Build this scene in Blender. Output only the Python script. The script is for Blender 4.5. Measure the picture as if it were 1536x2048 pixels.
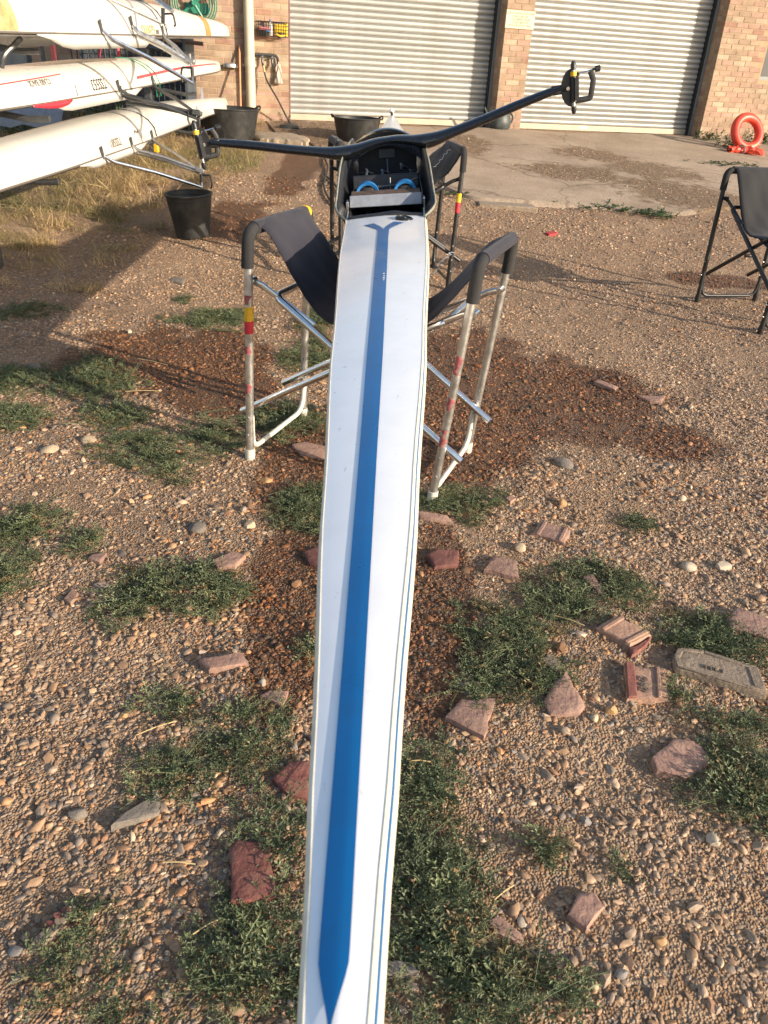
import bpy, bmesh, math, random
import numpy as np
from math import sin, cos, tan, pi, radians, sqrt, atan2, exp
from mathutils import Vector, Matrix, Euler

for o in list(bpy.data.objects): bpy.data.objects.remove(o)
scene = bpy.context.scene
COL = scene.collection

# ------------------------------------------------------------------ camera
W_, H_ = 1536.0, 2048.0
FPX, TH, RO = 1568.0, radians(30.15), radians(3.57)
CAM_H = 1.5
fwd = Vector((0, cos(TH), -sin(TH))); up0 = Vector((0, sin(TH), cos(TH))); rt0 = Vector((1, 0, 0))
rt = rt0*cos(RO) + up0*sin(RO); up = -rt0*sin(RO) + up0*cos(RO)
cam_data = bpy.data.cameras.new('camera'); cam = bpy.data.objects.new('camera', cam_data); COL.objects.link(cam)
cam.matrix_world = Matrix(((rt.x, up.x, -fwd.x, 0), (rt.y, up.y, -fwd.y, 0), (rt.z, up.z, -fwd.z, CAM_H), (0, 0, 0, 1)))
cam_data.sensor_fit = 'VERTICAL'; cam_data.sensor_height = 36.0; cam_data.sensor_width = 27.0
cam_data.lens = 36.0*FPX/H_
cam_data.clip_start = 0.02; cam_data.clip_end = 600
cam_data.dof.use_dof = True; cam_data.dof.focus_distance = 3.4; cam_data.dof.aperture_fstop = 11
scene.camera = cam

# ------------------------------------------------------------------ world, sun, exposure
SUN_EL, SUN_AZ = radians(17.5), radians(118)       # azimuth clockwise from +Y
sun_dir = Vector((sin(SUN_AZ)*cos(SUN_EL), cos(SUN_AZ)*cos(SUN_EL), sin(SUN_EL)))
world = bpy.data.worlds.new('World'); scene.world = world; world.use_nodes = True
wn = world.node_tree.nodes; wl = world.node_tree.links
for n in list(wn): wn.remove(n)
sky = wn.new('ShaderNodeTexSky'); sky.sky_type = 'NISHITA'; sky.sun_disc = False
sky.sun_elevation = SUN_EL; sky.sun_rotation = SUN_AZ; sky.air_density = 1.0; sky.dust_density = 1.5
bg = wn.new('ShaderNodeBackground'); bg.inputs[1].default_value = 0.15
wo = wn.new('ShaderNodeOutputWorld'); wl.new(sky.outputs[0], bg.inputs[0]); wl.new(bg.outputs[0], wo.inputs[0])
sd = bpy.data.lights.new('sun', 'SUN'); sd.energy = 5.0; sd.angle = radians(0.55); sd.color = (1.0, 0.86, 0.69)
sun = bpy.data.objects.new('sun', sd); COL.objects.link(sun)
sun.rotation_euler = (-sun_dir).to_track_quat('-Z', 'Y').to_euler()
vs = scene.view_settings; vs.view_transform = 'Standard'; vs.look = 'None'; vs.exposure = 0.72; vs.gamma = 1.0
vs.use_curve_mapping = False

# ------------------------------------------------------------------ measuring helpers (photo pixel -> point in the yard)
CAM = Vector((0, 0, CAM_H))
def ray(x, y): return fwd + rt*((x-W_/2)/FPX) + up*((H_/2-y)/FPX)
PSI = radians(17.9); WD = Vector((cos(PSI), sin(PSI), 0)); WN = Vector((-sin(PSI), cos(PSI), 0))
TW = 13.36*cos(PSI); ZB = 0.605
def gz(x, y):
    t = TW - (-sin(PSI)*x + cos(PSI)*y)
    k = min(max((7.2-t)/7.2, 0.0), 1.0)
    return ZB*k
def gz_np(x, y):
    t = TW - (-sin(PSI)*x + cos(PSI)*y)
    return ZB*np.clip((7.2-t)/7.2, 0, 1)
def G(x, y, dz=0.0):
    d = ray(x, y); lo, hi = 0.05, 60.0
    for i in range(48):
        m = (lo+hi)/2; p = CAM + d*m
        if p.z > gz(p.x, p.y)+dz: lo = m
        else: hi = m
    return CAM + d*lo
def AY(x, y, Y): d = ray(x, y); return CAM + d*(Y/d.y)
def pxm(p): return FPX/((Vector(p)-CAM).dot(fwd))
def WP(s, out, z): p = WN*(TW-out) + WD*s; return Vector((p.x, p.y, z))
def WS(x, y, out=0.17):
    d = ray(x, y); p = CAM + d*((TW-out)/d.dot(WN)); return p.dot(WD), p.z
def in_view(p, m=0):
    d = Vector(p)-CAM; z = d.dot(fwd)
    if z < 0.05: return False
    a = W_/2+FPX*d.dot(rt)/z; b = H_/2-FPX*d.dot(up)/z
    return -m < a < W_+m and -m < b < H_+m

# ------------------------------------------------------------------ materials
def nt(name):
    m = bpy.data.materials.new(name); m.use_nodes = True
    return m, m.node_tree.nodes, m.node_tree.links, m.node_tree.nodes['Principled BSDF']
def mat(name, col, rough=0.5, metal=0.0, var=0.18, scale=18.0, bump=0.0, bscale=120.0, coat=0.0, dirt=None, damt=0.4, dscale=6.0, rvar=0.12, coords='Object', sheen=0.0, objvar=0.0, speck=0.0):
    m, n, l, b = nt(name)
    tc = n.new('ShaderNodeTexCoord')
    nz = n.new('ShaderNodeTexNoise'); nz.inputs['Scale'].default_value = scale; nz.inputs['Detail'].default_value = 6; nz.inputs['Roughness'].default_value = 0.62
    l.new(tc.outputs[coords], nz.inputs['Vector'])
    cr = n.new('ShaderNodeValToRGB')
    c = Vector(col[:3])
    lo = c*(1-var); hi = c*(1+var)
    cr.color_ramp.elements[0].position = 0.3; cr.color_ramp.elements[1].position = 0.7
    cr.color_ramp.elements[0].color = (*lo, 1); cr.color_ramp.elements[1].color = (*[min(v, .95) for v in hi], 1)
    l.new(nz.outputs[0], cr.inputs[0]); out = cr.outputs[0]
    if dirt:
        n2 = n.new('ShaderNodeTexNoise'); n2.inputs['Scale'].default_value = dscale; n2.inputs['Detail'].default_value = 8; n2.inputs['Roughness'].default_value = 0.7
        l.new(tc.outputs[coords], n2.inputs['Vector'])
        r2 = n.new('ShaderNodeMapRange'); r2.inputs[1].default_value = 0.48; r2.inputs[2].default_value = 0.75; r2.inputs[4].default_value = damt
        l.new(n2.outputs[0], r2.inputs[0])
        mx = n.new('ShaderNodeMix'); mx.data_type = 'RGBA'; mx.inputs[7].default_value = (*dirt, 1)
        l.new(r2.outputs[0], mx.inputs[0]); l.new(out, mx.inputs[6]); out = mx.outputs[2]
    if speck:
        n4 = n.new('ShaderNodeTexNoise'); n4.inputs['Scale'].default_value = 55; n4.inputs['Detail'].default_value = 3; n4.inputs['Roughness'].default_value = .75
        mp = n.new('ShaderNodeMapping'); mp.inputs['Scale'].default_value = (1, .45, 1); l.new(tc.outputs[coords], mp.inputs[0]); l.new(mp.outputs[0], n4.inputs['Vector'])
        r4 = n.new('ShaderNodeMapRange'); r4.inputs[1].default_value = .66; r4.inputs[2].default_value = .72; r4.inputs[4].default_value = speck; l.new(n4.outputs[0], r4.inputs[0])
        m4 = n.new('ShaderNodeMix'); m4.data_type = 'RGBA'; m4.inputs[7].default_value = (.30, .28, .25, 1); l.new(r4.outputs[0], m4.inputs[0]); l.new(out, m4.inputs[6]); out = m4.outputs[2]
    if objvar:
        oi = n.new('ShaderNodeObjectInfo'); hs = n.new('ShaderNodeHueSaturation')
        mr = n.new('ShaderNodeMapRange'); mr.inputs[3].default_value = 1-objvar; mr.inputs[4].default_value = 1+objvar
        l.new(oi.outputs['Random'], mr.inputs[0]); l.new(mr.outputs[0], hs.inputs['Value']); l.new(out, hs.inputs['Color']); out = hs.outputs[0]
    l.new(out, b.inputs['Base Color'])
    b.inputs['Metallic'].default_value = metal
    rr = n.new('ShaderNodeMapRange'); rr.inputs[3].default_value = max(rough-rvar, .02); rr.inputs[4].default_value = min(rough+rvar, 1)
    l.new(nz.outputs[0], rr.inputs[0]); l.new(rr.outputs[0], b.inputs['Roughness'])
    if coat: b.inputs['Coat Weight'].default_value = coat; b.inputs['Coat Roughness'].default_value = 0.06
    if sheen: b.inputs['Sheen Weight'].default_value = sheen
    if bump:
        n3 = n.new('ShaderNodeTexNoise'); n3.inputs['Scale'].default_value = bscale; n3.inputs['Detail'].default_value = 4
        l.new(tc.outputs[coords], n3.inputs['Vector'])
        bp = n.new('ShaderNodeBump'); bp.inputs['Strength'].default_value = bump; bp.inputs['Distance'].default_value = 0.01
        l.new(n3.outputs[0], bp.inputs['Height']); l.new(bp.outputs[0], b.inputs['Normal'])
    return m

M = {}
M['gel'] = mat('white_gelcoat', (0.84, 0.845, 0.85), 0.22, var=0.03, scale=5, coat=0.35, dirt=(0.50, 0.48, 0.45), damt=0.16, dscale=9, rvar=.08, speck=.45)
M['gelhull'] = mat('cream_hull_gelcoat', (0.55, 0.53, 0.48), 0.3, var=0.05, scale=3, coat=0.2, dirt=(0.45, 0.37, 0.25), damt=0.3, dscale=4)
M['gelhull2'] = mat('white_hull_gelcoat', (0.57, 0.56, 0.525), 0.28, var=0.04, scale=3, coat=0.25, dirt=(0.5, 0.43, 0.33), damt=0.2, dscale=3)
M['cream'] = mat('cream_rubbing_strip', (0.72, 0.66, 0.52), 0.4, var=0.08, scale=25, dirt=(.35, .28, .2), damt=.35, dscale=30)
M['blue'] = mat('blue_stripe_vinyl', (0.004, 0.118, 0.33), 0.30, var=0.12, scale=6, coat=0.08, dirt=(.012, .07, .18), damt=.5, dscale=12)
M['carbon'] = mat('gloss_black_carbon', (0.008, 0.009, 0.011), 0.14, var=0.3, scale=60, coat=0.6)
M['blackplastic'] = mat('black_plastic', (0.018, 0.018, 0.02), 0.42, var=0.25, scale=40, bump=.05)
M['blackint'] = mat('black_cockpit_lining', (0.013, 0.014, 0.02), 0.5, var=0.4, scale=14, bump=.15, bscale=30, dirt=(.06, .055, .05), damt=.25)
M['saxtrim'] = mat('worn_grey_green_trim', (0.20, 0.20, 0.16), 0.6, var=0.3, scale=40)
M['plategrey'] = mat('painted_grey_plate', (0.21, 0.23, 0.27), 0.45, var=0.2, scale=30, dirt=(.2, .18, .16), damt=.4, dscale=25)
M['wood'] = mat('dark_worn_wood', (0.10, 0.065, 0.045), 0.7, var=0.4, scale=30, bump=.2)
M['shoeblue'] = mat('blue_shoe_rim', (0.015, 0.145, 0.38), 0.5, var=0.1, scale=30)
M['shoeblack'] = mat('black_shoe_mesh', (0.02, 0.02, 0.022), 0.8, var=0.3, scale=120, bump=.3, bscale=300)
M['alu'] = mat('scuffed_aluminium', (0.62, 0.61, 0.58), 0.36, 0.9, var=0.2, scale=35, dirt=(.30, .27, .23), damt=.55, dscale=22, rvar=.15)
M['alubright'] = mat('polished_aluminium', (0.75, 0.75, 0.74), 0.2, 1.0, var=0.1, scale=25, dirt=(.4, .38, .34), damt=.3, dscale=20)
M['alufoot'] = mat('chalky_painted_foot', (0.62, 0.58, 0.50), 0.6, 0.2, var=0.15, scale=30, dirt=(.25, .2, .15), damt=.5, dscale=25)
M['steel'] = mat('weathered_steel', (0.42, 0.42, 0.41), 0.4, 0.85, var=0.2, scale=30, dirt=(.2, .17, .14), damt=.4, dscale=18)
M['darksteel'] = mat('dark_steel', (0.10, 0.105, 0.11), 0.45, 0.6, var=0.25, scale=25)
M['blackpaint'] = mat('black_painted_tube', (0.015, 0.016, 0.018), 0.38, var=0.3, scale=50, dirt=(.07, .06, .05), damt=.3, dscale=30)
M['canvas'] = mat('charcoal_canvas', (0.018, 0.017, 0.026), 0.9, var=0.25, scale=9, bump=.25, bscale=500, dirt=(.045, .038, .04), damt=.35, dscale=7, sheen=.08)
M['canvas2'] = mat('black_canvas', (0.012, 0.012, 0.014), 0.85, var=0.2, scale=9, bump=.25, bscale=500, sheen=.1)
M['foam'] = mat('black_foam_grip', (0.022, 0.021, 0.021), 0.9, var=0.25, scale=60, bump=.25, bscale=250)
M['yellow'] = mat('yellow_tape', (0.72, 0.42, 0.02), 0.5, var=0.12, scale=60)
M['red'] = mat('red_tape', (0.50, 0.025, 0.045), 0.5, var=0.2, scale=60)
M['redmark'] = mat('red_paint_smear', (0.30, 0.09, 0.09), 0.7, var=0.4, scale=90)
M['rubber'] = mat('black_rubber_bucket', (0.014, 0.015, 0.015), 0.55, var=0.3, scale=15, dirt=(.10, .09, .08), damt=.38, dscale=8)
M['greywater'] = mat('dark_grey_green_plastic', (0.035, 0.045, 0.045), 0.5, var=0.3, scale=20, dirt=(.13, .13, .12), damt=.4, dscale=14)
M['pvc'] = mat('cream_plastic_pipe', (0.56, 0.50, 0.36), 0.5, var=0.1, scale=12, dirt=(.32, .27, .17), damt=.45, dscale=6)
M['orange'] = mat('orange_red_float', (0.68, 0.06, 0.03), 0.42, var=0.15, scale=10, dirt=(.45, .12, .06), damt=.4, dscale=9)
M['pink'] = mat('pink_sponge', (0.75, 0.22, 0.25), 0.9, var=0.15, scale=60)
M['yellowplastic'] = mat('yellow_plastic', (0.70, 0.48, 0.015), 0.45, var=0.1, scale=30)
M['whiteplastic'] = mat('white_plastic', (0.72, 0.70, 0.66), 0.45, var=0.08, scale=30)
M['greenhose'] = mat('green_hose', (0.015, 0.17, 0.11), 0.45, var=0.2, scale=30)
M['greenstrap'] = mat('green_strap', (0.03, 0.30, 0.17), 0.7, var=0.2, scale=80)
M['redstripe'] = mat('red_boat_stripe', (0.55, 0.03, 0.05), 0.3, var=0.1, scale=10)
M['text'] = mat('black_lettering', (0.02, 0.02, 0.022), 0.5, var=0.2, scale=60)
M['textgrey'] = mat('faded_lettering', (0.13, 0.11, 0.09), 0.6, var=0.2, scale=60)
M['textgold'] = mat('gold_lettering', (0.48, 0.30, 0.07), 0.5, var=0.2, scale=60)
M['whitetext'] = mat('white_print', (0.7, 0.7, 0.7), 0.6, var=0.05, scale=60)
M['plaque'] = mat('cream_plaque_stone', (0.66, 0.56, 0.38), 0.75, var=0.08, scale=15, bump=.1)
M['brown'] = mat('brown_painted_steel', (0.13, 0.065, 0.055), 0.5, var=0.2, scale=15)
M['postgrey'] = mat('grey_painted_post', (0.17, 0.19, 0.19), 0.5, var=0.15, scale=10)
M['stick'] = mat('orange_brown_wood_handle', (0.48, 0.22, 0.10), 0.6, var=0.15, scale=20)
M['cloth'] = mat('pale_cloth', (0.45, 0.38, 0.31), 0.95, var=0.2, scale=40, bump=.3, bscale=150)
M['pipeblack'] = mat('black_pipe_lagging', (0.03, 0.03, 0.03), 0.7, var=0.3, scale=40)
M['brass'] = mat('dull_brass', (0.45, 0.33, 0.16), 0.4, .8, var=0.2, scale=50)
M['orangepatch'] = mat('orange_brown_wrap', (0.45, 0.19, 0.05), 0.45, var=0.25, scale=18, dirt=(.6, .4, .15), damt=.6, dscale=10)
M['rust'] = mat('peeling_yellow_brown_paint', (0.46, 0.31, 0.14), 0.7, var=0.35, scale=14, dirt=(.30, .13, .04), damt=.9, dscale=9)
M['glass'] = mat('dark_window_glass', (0.012, 0.014, 0.017), 0.5, var=0.2, scale=5)
M['clutter'] = mat('dark_blue_grey_board', (0.045, 0.055, 0.065), 0.7, var=0.3, scale=6, objvar=.3)
M['slab'] = mat('worn_stone_slab', (0.30, 0.235, 0.165), 0.9, var=0.25, scale=12, bump=.3, bscale=40)
M['plank'] = mat('grey_weathered_plank', (0.27, 0.21, 0.15), 0.85, var=0.3, scale=25, bump=.3, bscale=60)
M['straw'] = mat('dry_straw', (0.50, 0.36, 0.17), 0.8, var=0.2, scale=30)
M['hatchblack'] = mat('black_hatch_cap', (0.012, 0.014, 0.014), 0.3, var=0.2, scale=30)
M['redcloth'] = mat('red_scrap', (0.42, 0.04, 0.04), 0.8, var=0.2, scale=30)
M['darkred'] = mat('dark_red_panel', (0.13, 0.025, 0.03), 0.6, var=0.2, scale=10)
M['redcable'] = mat('red_cable', (0.45, 0.03, 0.05), 0.5, var=0.1, scale=30)

# ------------------------------------------------------------------ mesh helpers
class MB:
    def __init__(s): s.v = []; s.f = []
    def add(s, vs_, fs):
        k = len(s.v); s.v += [tuple(v) for v in vs_]; s.f += [tuple(i+k for i in f) for f in fs]
    def box(s, c, d, R=None):
        c = Vector(c); h = Vector(d)/2; P = []
        for x in (-1, 1):
            for y in (-1, 1):
                for z in (-1, 1):
                    q = Vector((x*h.x, y*h.y, z*h.z)); P.append(c + (R @ q if R else q))
        s.add(P, [(0, 1, 3, 2), (4, 6, 7, 5), (0, 4, 5, 1), (2, 3, 7, 6), (0, 2, 6, 4), (1, 5, 7, 3)])
    def tube(s, pts, r, n=8, closed=False, caps=True, flat=1.0):
        pts = [Vector(p) for p in pts]; N = len(pts); base = len(s.v)
        rad = r if hasattr(r, '__len__') else [r]*N
        prev = None
        for i, p in enumerate(pts):
            if closed: t = pts[(i+1) % N]-pts[i-1]
            else: t = pts[min(i+1, N-1)]-pts[max(i-1, 0)]
            t = t.normalized() if t.length > 1e-9 else Vector((0, 0, 1))
            if prev is None:
                a = Vector((0, 0, 1)) if abs(t.z) < .9 else Vector((1, 0, 0))
                e = t.cross(a).normalized()
            else:
                e = prev - t*prev.dot(t); e = e.normalized() if e.length > 1e-6 else t.orthogonal().normalized()
            prev = e; b2 = t.cross(e)
            for j in range(n):
                a = 2*pi*j/n; s.v.append(tuple(p + e*(cos(a)*rad[i]) + b2*(sin(a)*rad[i]*flat)))
        R_ = N if closed else N-1
        for i in range(R_):
            for j in range(n):
                a = base+i*n+j; b_ = base+i*n+(j+1) % n; c = base+((i+1) % N)*n+(j+1) % n; d = base+((i+1) % N)*n+j
                s.f.append((a, b_, c, d))
        if caps and not closed:
            s.f.append(tuple(base+j for j in range(n))[::-1]); s.f.append(tuple(base+(N-1)*n+j for j in range(n)))
    def lathe(s, prof, n=24, c=(0, 0, 0), sx=1.0, sy=1.0, capb=True):
        base = len(s.v); c = Vector(c)
        for r, z in prof:
            for j in range(n):
                a = 2*pi*j/n; s.v.append((c.x+r*cos(a)*sx, c.y+r*sin(a)*sy, c.z+z))
        for i in range(len(prof)-1):
            for j in range(n):
                s.f.append((base+i*n+j, base+i*n+(j+1) % n, base+(i+1)*n+(j+1) % n, base+(i+1)*n+j))
        if capb:
            s.f.append(tuple(base+j for j in range(n))[::-1])
            if prof[-1][0] > 1e-4: s.f.append(tuple(base+(len(prof)-1)*n+j for j in range(n)))
    def grid(s, rows):
        base = len(s.v); n = len(rows[0])
        for r in rows: s.v += [tuple(p) for p in r]
        for i in range(len(rows)-1):
            for j in range(n-1):
                a = base+i*n+j; s.f.append((a, a+1, a+n+1, a+n))
    def prism(s, poly, z0, z1):
        k = len(poly)
        s.add([(p[0], p[1], z0) for p in poly]+[(p[0], p[1], z1) for p in poly],
              [tuple(range(k))[::-1], tuple(range(k, 2*k))]+[(i, (i+1) % k, k+(i+1) % k, k+i) for i in range(k)])
    def mesh(s, name):
        me = bpy.data.meshes.new(name); me.from_pydata(s.v, [], s.f); me.update(); return me
    def build(s, name, m, parent=None, smooth=True, bevel=0, thick=0, sub=0):
        me = s.mesh(name); o = bpy.data.objects.new(name, me); COL.objects.link(o)
        me.materials.append(m if not isinstance(m, str) else M[m])
        bm = bmesh.new(); bm.from_mesh(me); bmesh.ops.recalc_face_normals(bm, faces=bm.faces); bm.to_mesh(me); bm.free()
        if smooth:
            me.polygons.foreach_set('use_smooth', [True]*len(me.polygons)); me.set_sharp_from_angle(angle=radians(38))
        if parent: o.parent = parent
        if thick: md = o.modifiers.new('thick', 'SOLIDIFY'); md.thickness = thick; md.offset = 0
        if bevel: md = o.modifiers.new('bevel', 'BEVEL'); md.width = bevel; md.segments = 2; md.limit_method = 'ANGLE'
        if sub: md = o.modifiers.new('sub', 'SUBSURF'); md.levels = sub; md.render_levels = sub
        return o
def tag(o, label, cat, group=None, kind=None):
    o['label'] = label; o['category'] = cat
    if group: o['group'] = group
    if kind: o['kind'] = kind
    return o
def empty(name, loc=(0, 0, 0), rz=0.0, label=None, cat=None, group=None):
    o = bpy.data.objects.new(name, None); COL.objects.link(o); o.location = loc; o.rotation_euler = (0, 0, rz); o.empty_display_size = .1
    if label: tag(o, label, cat, group)
    return o
def copy_tree(o, parent=None):
    c = o.copy(); COL.objects.link(c); c.parent = parent
    for ch in list(o.children):
        copy_tree(ch, c)
    return c
def bez(a, b, c, d, n=10):
    a, b, c, d = map(Vector, (a, b, c, d)); out = []
    for i in range(n+1):
        t = i/n; out.append(a*(1-t)**3+b*3*t*(1-t)**2+c*3*t*t*(1-t)+d*t**3)
    return out
def rounded(pts, r=0.04, n=5):
    pts = [Vector(p) for p in pts]; out = [pts[0]]
    for i in range(1, len(pts)-1):
        a, p, b = pts[i-1], pts[i], pts[i+1]
        d1 = (a-p); d2 = (b-p); q = min(r, d1.length*.45, d2.length*.45)
        s, e = p+d1.normalized()*q, p+d2.normalized()*q
        for k in range(n+1):
            t = k/n; out.append(s*(1-t)**2+p*2*t*(1-t)+e*t*t)
    out.append(pts[-1]); return out
def spline(pts, n=8):
    pts = [Vector(p) for p in pts]; out = []
    for i in range(len(pts)-1):
        p0 = pts[max(i-1, 0)]; p1 = pts[i]; p2 = pts[i+1]; p3 = pts[min(i+2, len(pts)-1)]
        for k in range(n):
            t = k/n
            out.append(0.5*((2*p1)+(p2-p0)*t+(2*p0-5*p1+4*p2-p3)*t*t+(3*p1-p0-3*p2+p3)*t**3))
    out.append(pts[-1]); return out
def interp(x, tab):
    if x <= tab[0][0]: return tab[0][1]
    for i in range(len(tab)-1):
        a, b = tab[i], tab[i+1]
        if x <= b[0]:
            t = (x-a[0])/(b[0]-a[0]); t = t*t*(3-2*t)*.35+t*.65
            return a[1]+(b[1]-a[1])*t
    return tab[-1][1]
def text_mesh(name, body, size, m, parent, mtx, align='CENTER', extrude=0.0012, shear=0.0, bend=None):
    cu = bpy.data.curves.new(name, 'FONT'); cu.body = body; cu.size = size; cu.align_x = align; cu.align_y = 'CENTER'; cu.extrude = extrude; cu.shear = shear
    cu.resolution_u = 2
    to = bpy.data.objects.new(name+'_curve', cu); COL.objects.link(to)
    bpy.context.view_layer.update()
    me = bpy.data.meshes.new_from_object(to.evaluated_get(bpy.context.evaluated_depsgraph_get()))
    bpy.data.objects.remove(to)
    if bend:
        for v in me.vertices: v.co = bend(v.co)
    else:
        me.transform(mtx)
    me.materials.clear(); me.materials.append(M[m]); me.name = name
    o = bpy.data.objects.new(name, me); COL.objects.link(o)
    if parent: o.parent = parent
    return o
rng = random.Random(7); nrng = np.random.default_rng(11)

# ------------------------------------------------------------------ numpy noise
def vnoise(x, y, seed=0, oct=4, lac=2.0, gain=0.5):
    tot = np.zeros_like(x, dtype=float); amp = 1.0; nrm = 0.0
    for o in range(oct):
        r = np.random.default_rng(seed*101+o); T = r.random((64, 64))
        xi = np.floor(x).astype(int); yi = np.floor(y).astype(int); fx = x-xi; fy = y-yi
        fx = fx*fx*(3-2*fx); fy = fy*fy*(3-2*fy)
        a = T[yi % 64, xi % 64]; b = T[yi % 64, (xi+1) % 64]; c = T[(yi+1) % 64, xi % 64]; d = T[(yi+1) % 64, (xi+1) % 64]
        tot += amp*((a*(1-fx)+b*fx)*(1-fy)+(c*(1-fx)+d*fx)*fy); nrm += amp
        amp *= gain; x = x*lac+17.3; y = y*lac+9.1
    return tot/nrm
def patch(px, py, rx, ry, s=1.0):
    p = G(px, py); k = pxm(p); dep = atan2(CAM_H-p.z, p.y)
    return (p.x, p.y, rx/k, ry/(k*max(sin(dep), .05)), s)
def field(x, y, pats, seed, nscale=6.0, namp=0.9):
    n = vnoise(x*nscale+50, y*nscale+50, seed, 4)-0.5
    best = np.full_like(x, -9.0, dtype=float)
    for cx, cy, rx, ry, s in pats:
        d = 1.0-np.sqrt(((x-cx)/rx)**2+((y-cy)/ry)**2)
        best = np.maximum(best, np.where(d > -1.2, d*s, -9))
    return best+n*namp
WET = [patch(*a) for a in [(960, 760, 170, 110), (1120, 800, 220, 90), (1330, 880, 120, 50), (900, 900, 80, 90), (330, 710, 190, 60), (450, 760, 110, 60), (620, 950, 120, 120),
       (560, 1150, 70, 120), (880, 1180, 60, 140), (600, 330, 40, 30), (560, 1330, 60, 110), (480, 440, 60, 30), (700, 1150, 160, 200), (860, 1350, 50, 120), (1420, 560, 120, 10)]]
# ------------------------------------------------------------------ ground sheet
def axis(parts):
    out = []
    for a, b, st in parts: out += list(np.arange(a, b, st))
    out.append(parts[-1][1]); return np.array(out)
gx = axis([(-80, -12, 8), (-12, -4.6, .5), (-4.6, 4.6, .04), (4.6, 12, .4), (12, 80, 8)])
gy = axis([(-40, -2, 6), (-2, .1, .3), (.1, 8.6, .04), (8.6, 18, .15), (18, 120, 10)])
GX, GY = np.meshgrid(gx, gy)
GZ = gz_np(GX, GY) + (vnoise(GX*3+90, GY*3+90, 3, 4)-.5)*.030 + (vnoise(GX*14+90, GY*14+90, 4, 3)-.5)*.012
GZ -= 0.004
nx, ny = len(gx), len(gy)
V = np.stack([GX, GY, GZ], -1).reshape(-1, 3)
idx = np.arange(nx*ny).reshape(ny, nx)
F4 = np.stack([idx[:-1, :-1], idx[:-1, 1:], idx[1:, 1:], idx[1:, :-1]], -1).reshape(-1, 4)
me = bpy.data.meshes.new('ground'); me.from_pydata(V.tolist(), [], F4.tolist()); me.update()
me.polygons.foreach_set('use_smooth', [True]*len(me.polygons))
wet = np.clip(field(GX.ravel(), GY.ravel(), WET, 21, 4.0, 1.1)*3.6+.55, 0, 1)
at_ = me.attributes.new('wet', 'FLOAT', 'POINT'); at_.data.foreach_set('value', wet.astype(np.float32))
ground = bpy.data.objects.new('ground', me); COL.objects.link(ground); ground['kind'] = 'structure'
def ground_z(x, y):
    X = np.array([x], float); Y = np.array([y], float)
    return float(gz_np(X, Y)[0] + (vnoise(X*3+90, Y*3+90, 3, 4)[0]-.5)*.030 + (vnoise(X*14+90, Y*14+90, 4, 3)[0]-.5)*.012 - .004)
def ground_z_np(X, Y):
    return gz_np(X, Y) + (vnoise(X*3+90, Y*3+90, 3, 4)-.5)*.030 + (vnoise(X*14+90, Y*14+90, 4, 3)-.5)*.012 - .004
m, n, l, b = nt('dirt_and_fine_gravel')
tc = n.new('ShaderNodeTexCoord')
vo = n.new('ShaderNodeTexVoronoi'); vo.inputs['Scale'].default_value = 75; vo.inputs['Randomness'].default_value = 1
l.new(tc.outputs['Object'], vo.inputs['Vector'])
vo2 = n.new('ShaderNodeTexVoronoi'); vo2.inputs['Scale'].default_value = 150
l.new(tc.outputs['Object'], vo2.inputs['Vector'])
sep = n.new('ShaderNodeSeparateColor'); l.new(vo.outputs['Color'], sep.inputs[0])
cr = n.new('ShaderNodeValToRGB'); el = cr.color_ramp.elements
cr.color_ramp.interpolation = 'CONSTANT'
pal = [(0, (.215, .125, .067)), (.2, (.33, .20, .112)), (.4, (.135, .092, .066)), (.55, (.38, .25, .15)), (.7, (.26, .14, .067)), (.82, (.175, .148, .125)), (.92, (.46, .33, .215))]
el[0].position = 0; el[0].color = (*pal[0][1], 1); el[1].position = pal[1][0]; el[1].color = (*pal[1][1], 1)
for p_, c_ in pal[2:]: e = el.new(p_); e.color = (*c_, 1)
l.new(sep.outputs[0], cr.inputs[0])
nz = n.new('ShaderNodeTexNoise'); nz.inputs['Scale'].default_value = 2.2; nz.inputs['Detail'].default_value = 9; nz.inputs['Roughness'].default_value = .65
l.new(tc.outputs['Object'], nz.inputs['Vector'])
dr = n.new('ShaderNodeValToRGB'); dr.color_ramp.elements[0].position = .32; dr.color_ramp.elements[1].position = .7
dr.color_ramp.elements[0].color = (.20, .125, .072, 1); dr.color_ramp.elements[1].color = (.39, .265, .165, 1)
l.new(nz.outputs[0], dr.inputs[0])
mx = n.new('ShaderNodeMix'); mx.data_type = 'RGBA'; mr = n.new('ShaderNodeMapRange'); mr.inputs[1].default_value = .35; mr.inputs[2].default_value = .65; mr.inputs[3].default_value = .85; mr.inputs[4].default_value = .35
l.new(nz.outputs[0], mr.inputs[0]); l.new(mr.outputs[0], mx.inputs[0]); l.new(dr.outputs[0], mx.inputs[6]); l.new(cr.outputs[0], mx.inputs[7])
wa = n.new('ShaderNodeAttribute'); wa.attribute_name = 'wet'
wn2 = n.new('ShaderNodeTexNoise'); wn2.inputs['Scale'].default_value = 16; wn2.inputs['Detail'].default_value = 6
l.new(tc.outputs['Object'], wn2.inputs['Vector'])
wm = n.new('ShaderNodeMath'); wm.operation = 'MULTIPLY_ADD'; wm.use_clamp = True; wm.inputs[1].default_value = 1.5
ws = n.new('ShaderNodeMath'); ws.operation = 'SUBTRACT'; ws.inputs[1].default_value = .62
l.new(wn2.outputs[0], ws.inputs[0]); l.new(wa.outputs['Fac'], wm.inputs[0]); l.new(ws.outputs[0], wm.inputs[2])
wc_ = n.new('ShaderNodeMix'); wc_.data_type = 'RGBA'; wc_.blend_type = 'MULTIPLY'; wc_.inputs[7].default_value = (.40, .29, .20, 1)
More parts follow.
